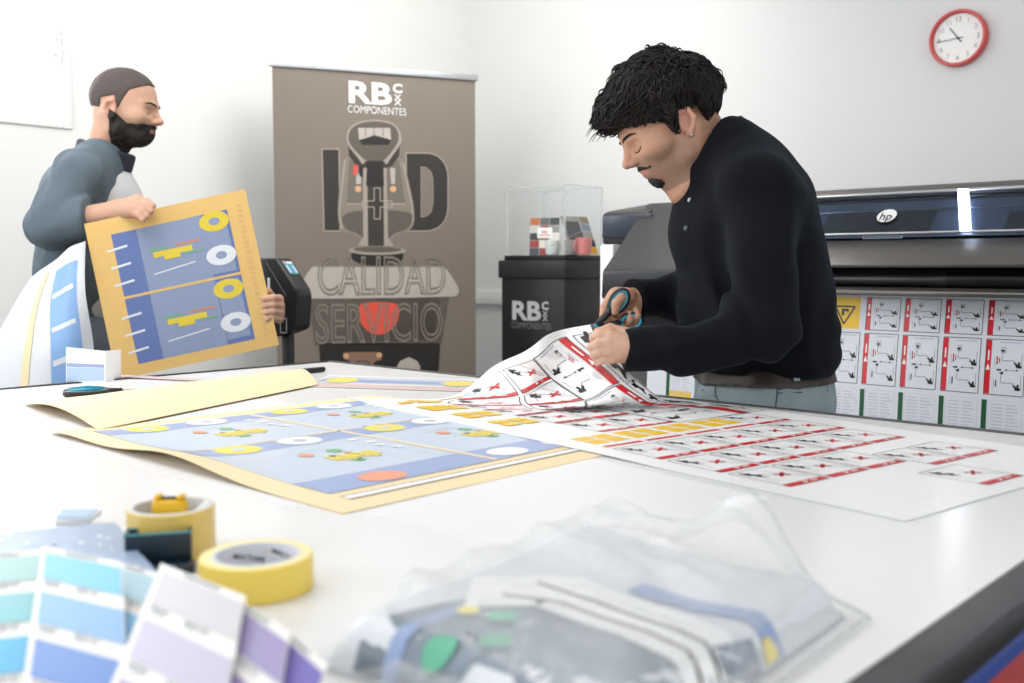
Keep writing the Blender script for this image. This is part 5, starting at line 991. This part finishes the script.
# ------------------------------------------------------------------ the board, the draped sheets and the cutter behind them
q6 = bil(atd(117, 380, 2.70), atd(279, 345, 2.86), atd(245, 189, 2.86), atd(84, 224, 2.70)); c0, c1, c3 = q6(0, 0), q6(1, 0), q6(0, 1); nb_ = np.cross(c1-c0, c3-c0); nb_ /= np.linalg.norm(nb_)
s = Sheet(lambda u, v, h=0: q6(u, v)+nb_*h, .5); s.body(0, 1, 0, 1, M['board_tan'], th=.006); s.rect(.14, .07, .86, .90, M['board_blue']); s.layer = 2; s.rect(.14, .07, .29, .90, M['board_band']); s.rect(.69, .07, .86, .90, M['board_band']); s.rect(.69, .10, .84, .47, M['board_blue']); s.rect(.69, .52, .84, .88, M['board_blue']); s.layer = 3
s.rect(.12, .487, .90, .503, M['board_tan'])
for v0 in (.07, .50):
    for y, m in ((.315, 'board_yellow'), (.10, 'drape_white')):
        s.layer = 4; s.disc(.765, v0+y+.03, .095, .062, M[m]); s.layer = 5; s.disc(.765, v0+y+.03, .035, .024, M['board_blue'])
    s.layer = 4; s.rect(.36, v0+.20, .60, v0+.235, M['board_yellow']); s.rect(.42, v0+.175, .52, v0+.20, M['board_yellow']); s.rect(.34, v0+.24, .46, v0+.258, M['board_green']); s.rect(.5, v0+.245, .66, v0+.262, M['board_red']); s.rect(.54, v0+.185, .66, v0+.20, M['board_green']); s.line((.34, v0+.10), (.60, v0+.125), .008, M['drape_white'])
    for y in (.08, .19, .30): s.line((.10, v0+y), (.22, v0+y+.012), .014, M['drape_white'])
for k in range(26): s.rect(.92, .08+k*.033, .95, .087+k*.033, M['joy_button'])
tag(s.build('printed_board', None, ang=30, base=tuple(q6(.5, 0))), 'tan board with two blue printed panels carried by the bearded man', 'board')
# sheets hanging over his right arm
dp = [[(86, 240, 2.70), (68, 247, 2.68), (48, 262, 2.70), (34, 280, 2.78)], [(86, 292, 2.68), (62, 297, 2.66), (34, 306, 2.68), (8, 322, 2.78)], [(92, 345, 2.70), (66, 350, 2.64), (30, 356, 2.66), (-14, 366, 2.8)], [(98, 410, 2.70), (70, 412, 2.66), (30, 416, 2.67), (-24, 420, 2.82)]]
G = np.array([[atd(*p) for p in r] for r in dp])
def cr(t, P):
    n = len(P)-1; x = min(max(t, 0), .99999)*n; i = int(x); x -= i; p = [P[max(0, i-1)], P[i], P[i+1], P[min(n, i+2)]]; return .5*(2*p[1]+(p[2]-p[0])*x+(2*p[0]-5*p[1]+4*p[2]-p[3])*x*x+(3*p[1]-p[0]-3*p[2]+p[3])*x**3)
def SD0(u, v): return cr(1-v, [cr(1-u, list(r)) for r in G])
def SD(u, v, h=0):
    p = SD0(u, v); N = np.cross(SD0(u+.01, v)-p, SD0(u, v+.01)-p); N /= np.linalg.norm(N)+1e-9; return p+N*(h+.010*math.sin(7*u+1.5*v))
s = Sheet(SD, .05); s.body(.0, .985, 0, .985, M['drape_white'], th=.001); s.layer = 4; s.rect(.50, .12, .84, .86, M['drape_blue']); s.layer = 6
for v0 in (.72, .50, .30): s.line((.52, v0-.03), (.80, v0+.0), .03, M['drape_white'])
s.line((.30, .0), (.36, .9), .05, M['tan'])
tag(s.build('draped_sheets', None, ang=180, base=tuple(SD0(.5, 0))), 'white and blue printed sheets draped over the right arm of the bearded man', 'printed sheets')
# cutting machine
cb = atd(281, 300, 3.4); cb[2] = 0; cu = empty('control_terminal', cb, 'black terminal on a stand with a small slanted screen, left of the banner', 'terminal')
yaw = math.radians(24); cN = math.cos(yaw)*R-math.sin(yaw)*F; cA = math.sin(yaw)*R+math.cos(yaw)*F; fr0 = atd(281, 300, 3.4)*[1, 1, 0]
zz = lambda py: atd(281, py, 3.4)[2]; sc_ = 3.4/1000
prof_ = [(-.13, zz(258)), (-.02, zz(258)), (.062, zz(289)), (.068, zz(296)), (.060, zz(326)), (.052, zz(330)), (-.02, zz(337)), (-.13, zz(336))]
cf = lambda t: (lambda x, z: fr0+cN*x+cA*t+Z*z)
b = MB(); b.prism(prof_, M['plastic_dark'], cf(0), cf(.085), .006); b.build('housing', cu)
sl = np.array([.082, zz(289)-zz(258)]); sl /= np.linalg.norm(sl); so_ = fr0+cN*-.02+Z*zz(258); sv = cN*sl[0]+Z*sl[1]; 
s = Sheet(plane_map(so_+cA*.012, cA, -sv), 1); s.rect(.004, -.075, .066, -.012, M['plastic']); s.layer = 6; s.rect(.010, -.070, .060, -.016, M['screen_teal']); s.layer = 8; s.rect(.010, -.026, .060, -.016, M['drape_white']); s.rect(.014, -.024, .026, -.018, M['red'])
for k in range(3): s.rect(.013+.016*k, -.064, .026+.016*k, -.032, M['pale_blue'] if k != 1 else M['teal'])
s.build('touch_screen', cu)
s = Sheet(lambda u, v, h=0: fr0+cN*u-cA*h+Z*v, 1); s.line((-.06, zz(262)), (.022, zz(296)), .003, M['logo_dim']); s.build('edge_stripe', cu); s = Sheet(s.S, 1); s.frame(-.005, zz(333), .022, zz(318), .002, M['logo_grey']); s.build('side_marking', cu); s = Sheet(s.S, 1); s.rect(-.055, zz(292), -.045, zz(278), M['drape_white']); s.build('status_label', cu)
t = .04; b = MB(); b.box((-.02, t-.015, .05), (.014, t+.015, zz(335)), M['dark_metal'], .004, frame=(fr0, cN, cA, Z)); b.build('post', cu); b = MB(); b.box((-.2, t-.14, .0), (.18, t+.14, .05), M['plastic_dark'], .012, frame=(fr0, cN, cA, Z)); b.build('base', cu)
# ------------------------------------------------------------------ people
person_cutting(); person_carrying()
# ------------------------------------------------------------------ light
def area(nm, loc, aim, sx, sy, p, col=(1, 1, 1)):
    l = bpy.data.lights.new(nm, 'AREA'); l.shape = 'RECTANGLE'; l.size = sx; l.size_y = sy; l.energy = p; l.color = col; o = bpy.data.objects.new(nm, l); COL.objects.link(o); o.location = loc; o.rotation_euler = (Vector(aim)-Vector(loc)).to_track_quat('-Z', 'Y').to_euler(); return o
area('unseen_overhead_light', (-1.6, .8, 2.95), (-1.6, .8, 0), 1.6, 1.6, 12, (1, .985, .96))
area('unseen_overhead_light', (-2.7, 2.7, 2.9), (-3.95, 3.0, 1.3), 1.0, 1.4, 26, (1, .975, .92))  # added wall-wash light, unseen, brightening the left wall and corner
area('unseen_overhead_light', (-2.5, .6, 2.9), (-3.95, 1.2, 1.3), .9, 1.4, 22, (1, .985, .95))  # second added light, out of view, washing the left wall
area('window_daylight', (XL-.3, 1.1, 2.3), (XL+2, 1.2, 1.2), 1.2, 1.0, 30, (.92, .96, 1))
area('unseen_front_fill', (-2.6, -2.3, 1.9), (-1.0, 1.8, 1.2), 1.8, 1.6, 30, (.95, .97, 1))  # added fill from the open near side, no window is built there
w = bpy.data.worlds.new('World'); scene.world = w; w.use_nodes = True; bg = w.node_tree.nodes['Background']; bg.inputs[0].default_value = (.95, .975, 1, 1); bg.inputs[1].default_value = 1.15
# ------------------------------------------------------------------ camera
cd_ = bpy.data.cameras.new('camera'); co_ = bpy.data.objects.new('camera', cd_); COL.objects.link(co_); scene.camera = co_
cd_.sensor_width = 36; cd_.lens = 36*FPX/1024; cd_.clip_start = .02
co_.matrix_world = Matrix(((R[0], UP[0], -FP[0], CAM[0]), (R[1], UP[1], -FP[1], CAM[1]), (R[2], UP[2], -FP[2], CAM[2]), (0, 0, 0, 1)))
cd_.dof.use_dof = True; cd_.dof.focus_distance = 1.95; cd_.dof.aperture_fstop = 5.0
vs = scene.view_settings; scene.display_settings.display_device = 'sRGB'; vs.view_transform = 'Standard'; vs.look = 'None'; vs.gamma = 1; vs.use_curve_mapping = False; vs.exposure = 0.28
scene.cycles.max_bounces = 8; scene.cycles.transparent_max_bounces = 16; scene.cycles.sample_clamp_indirect = 6
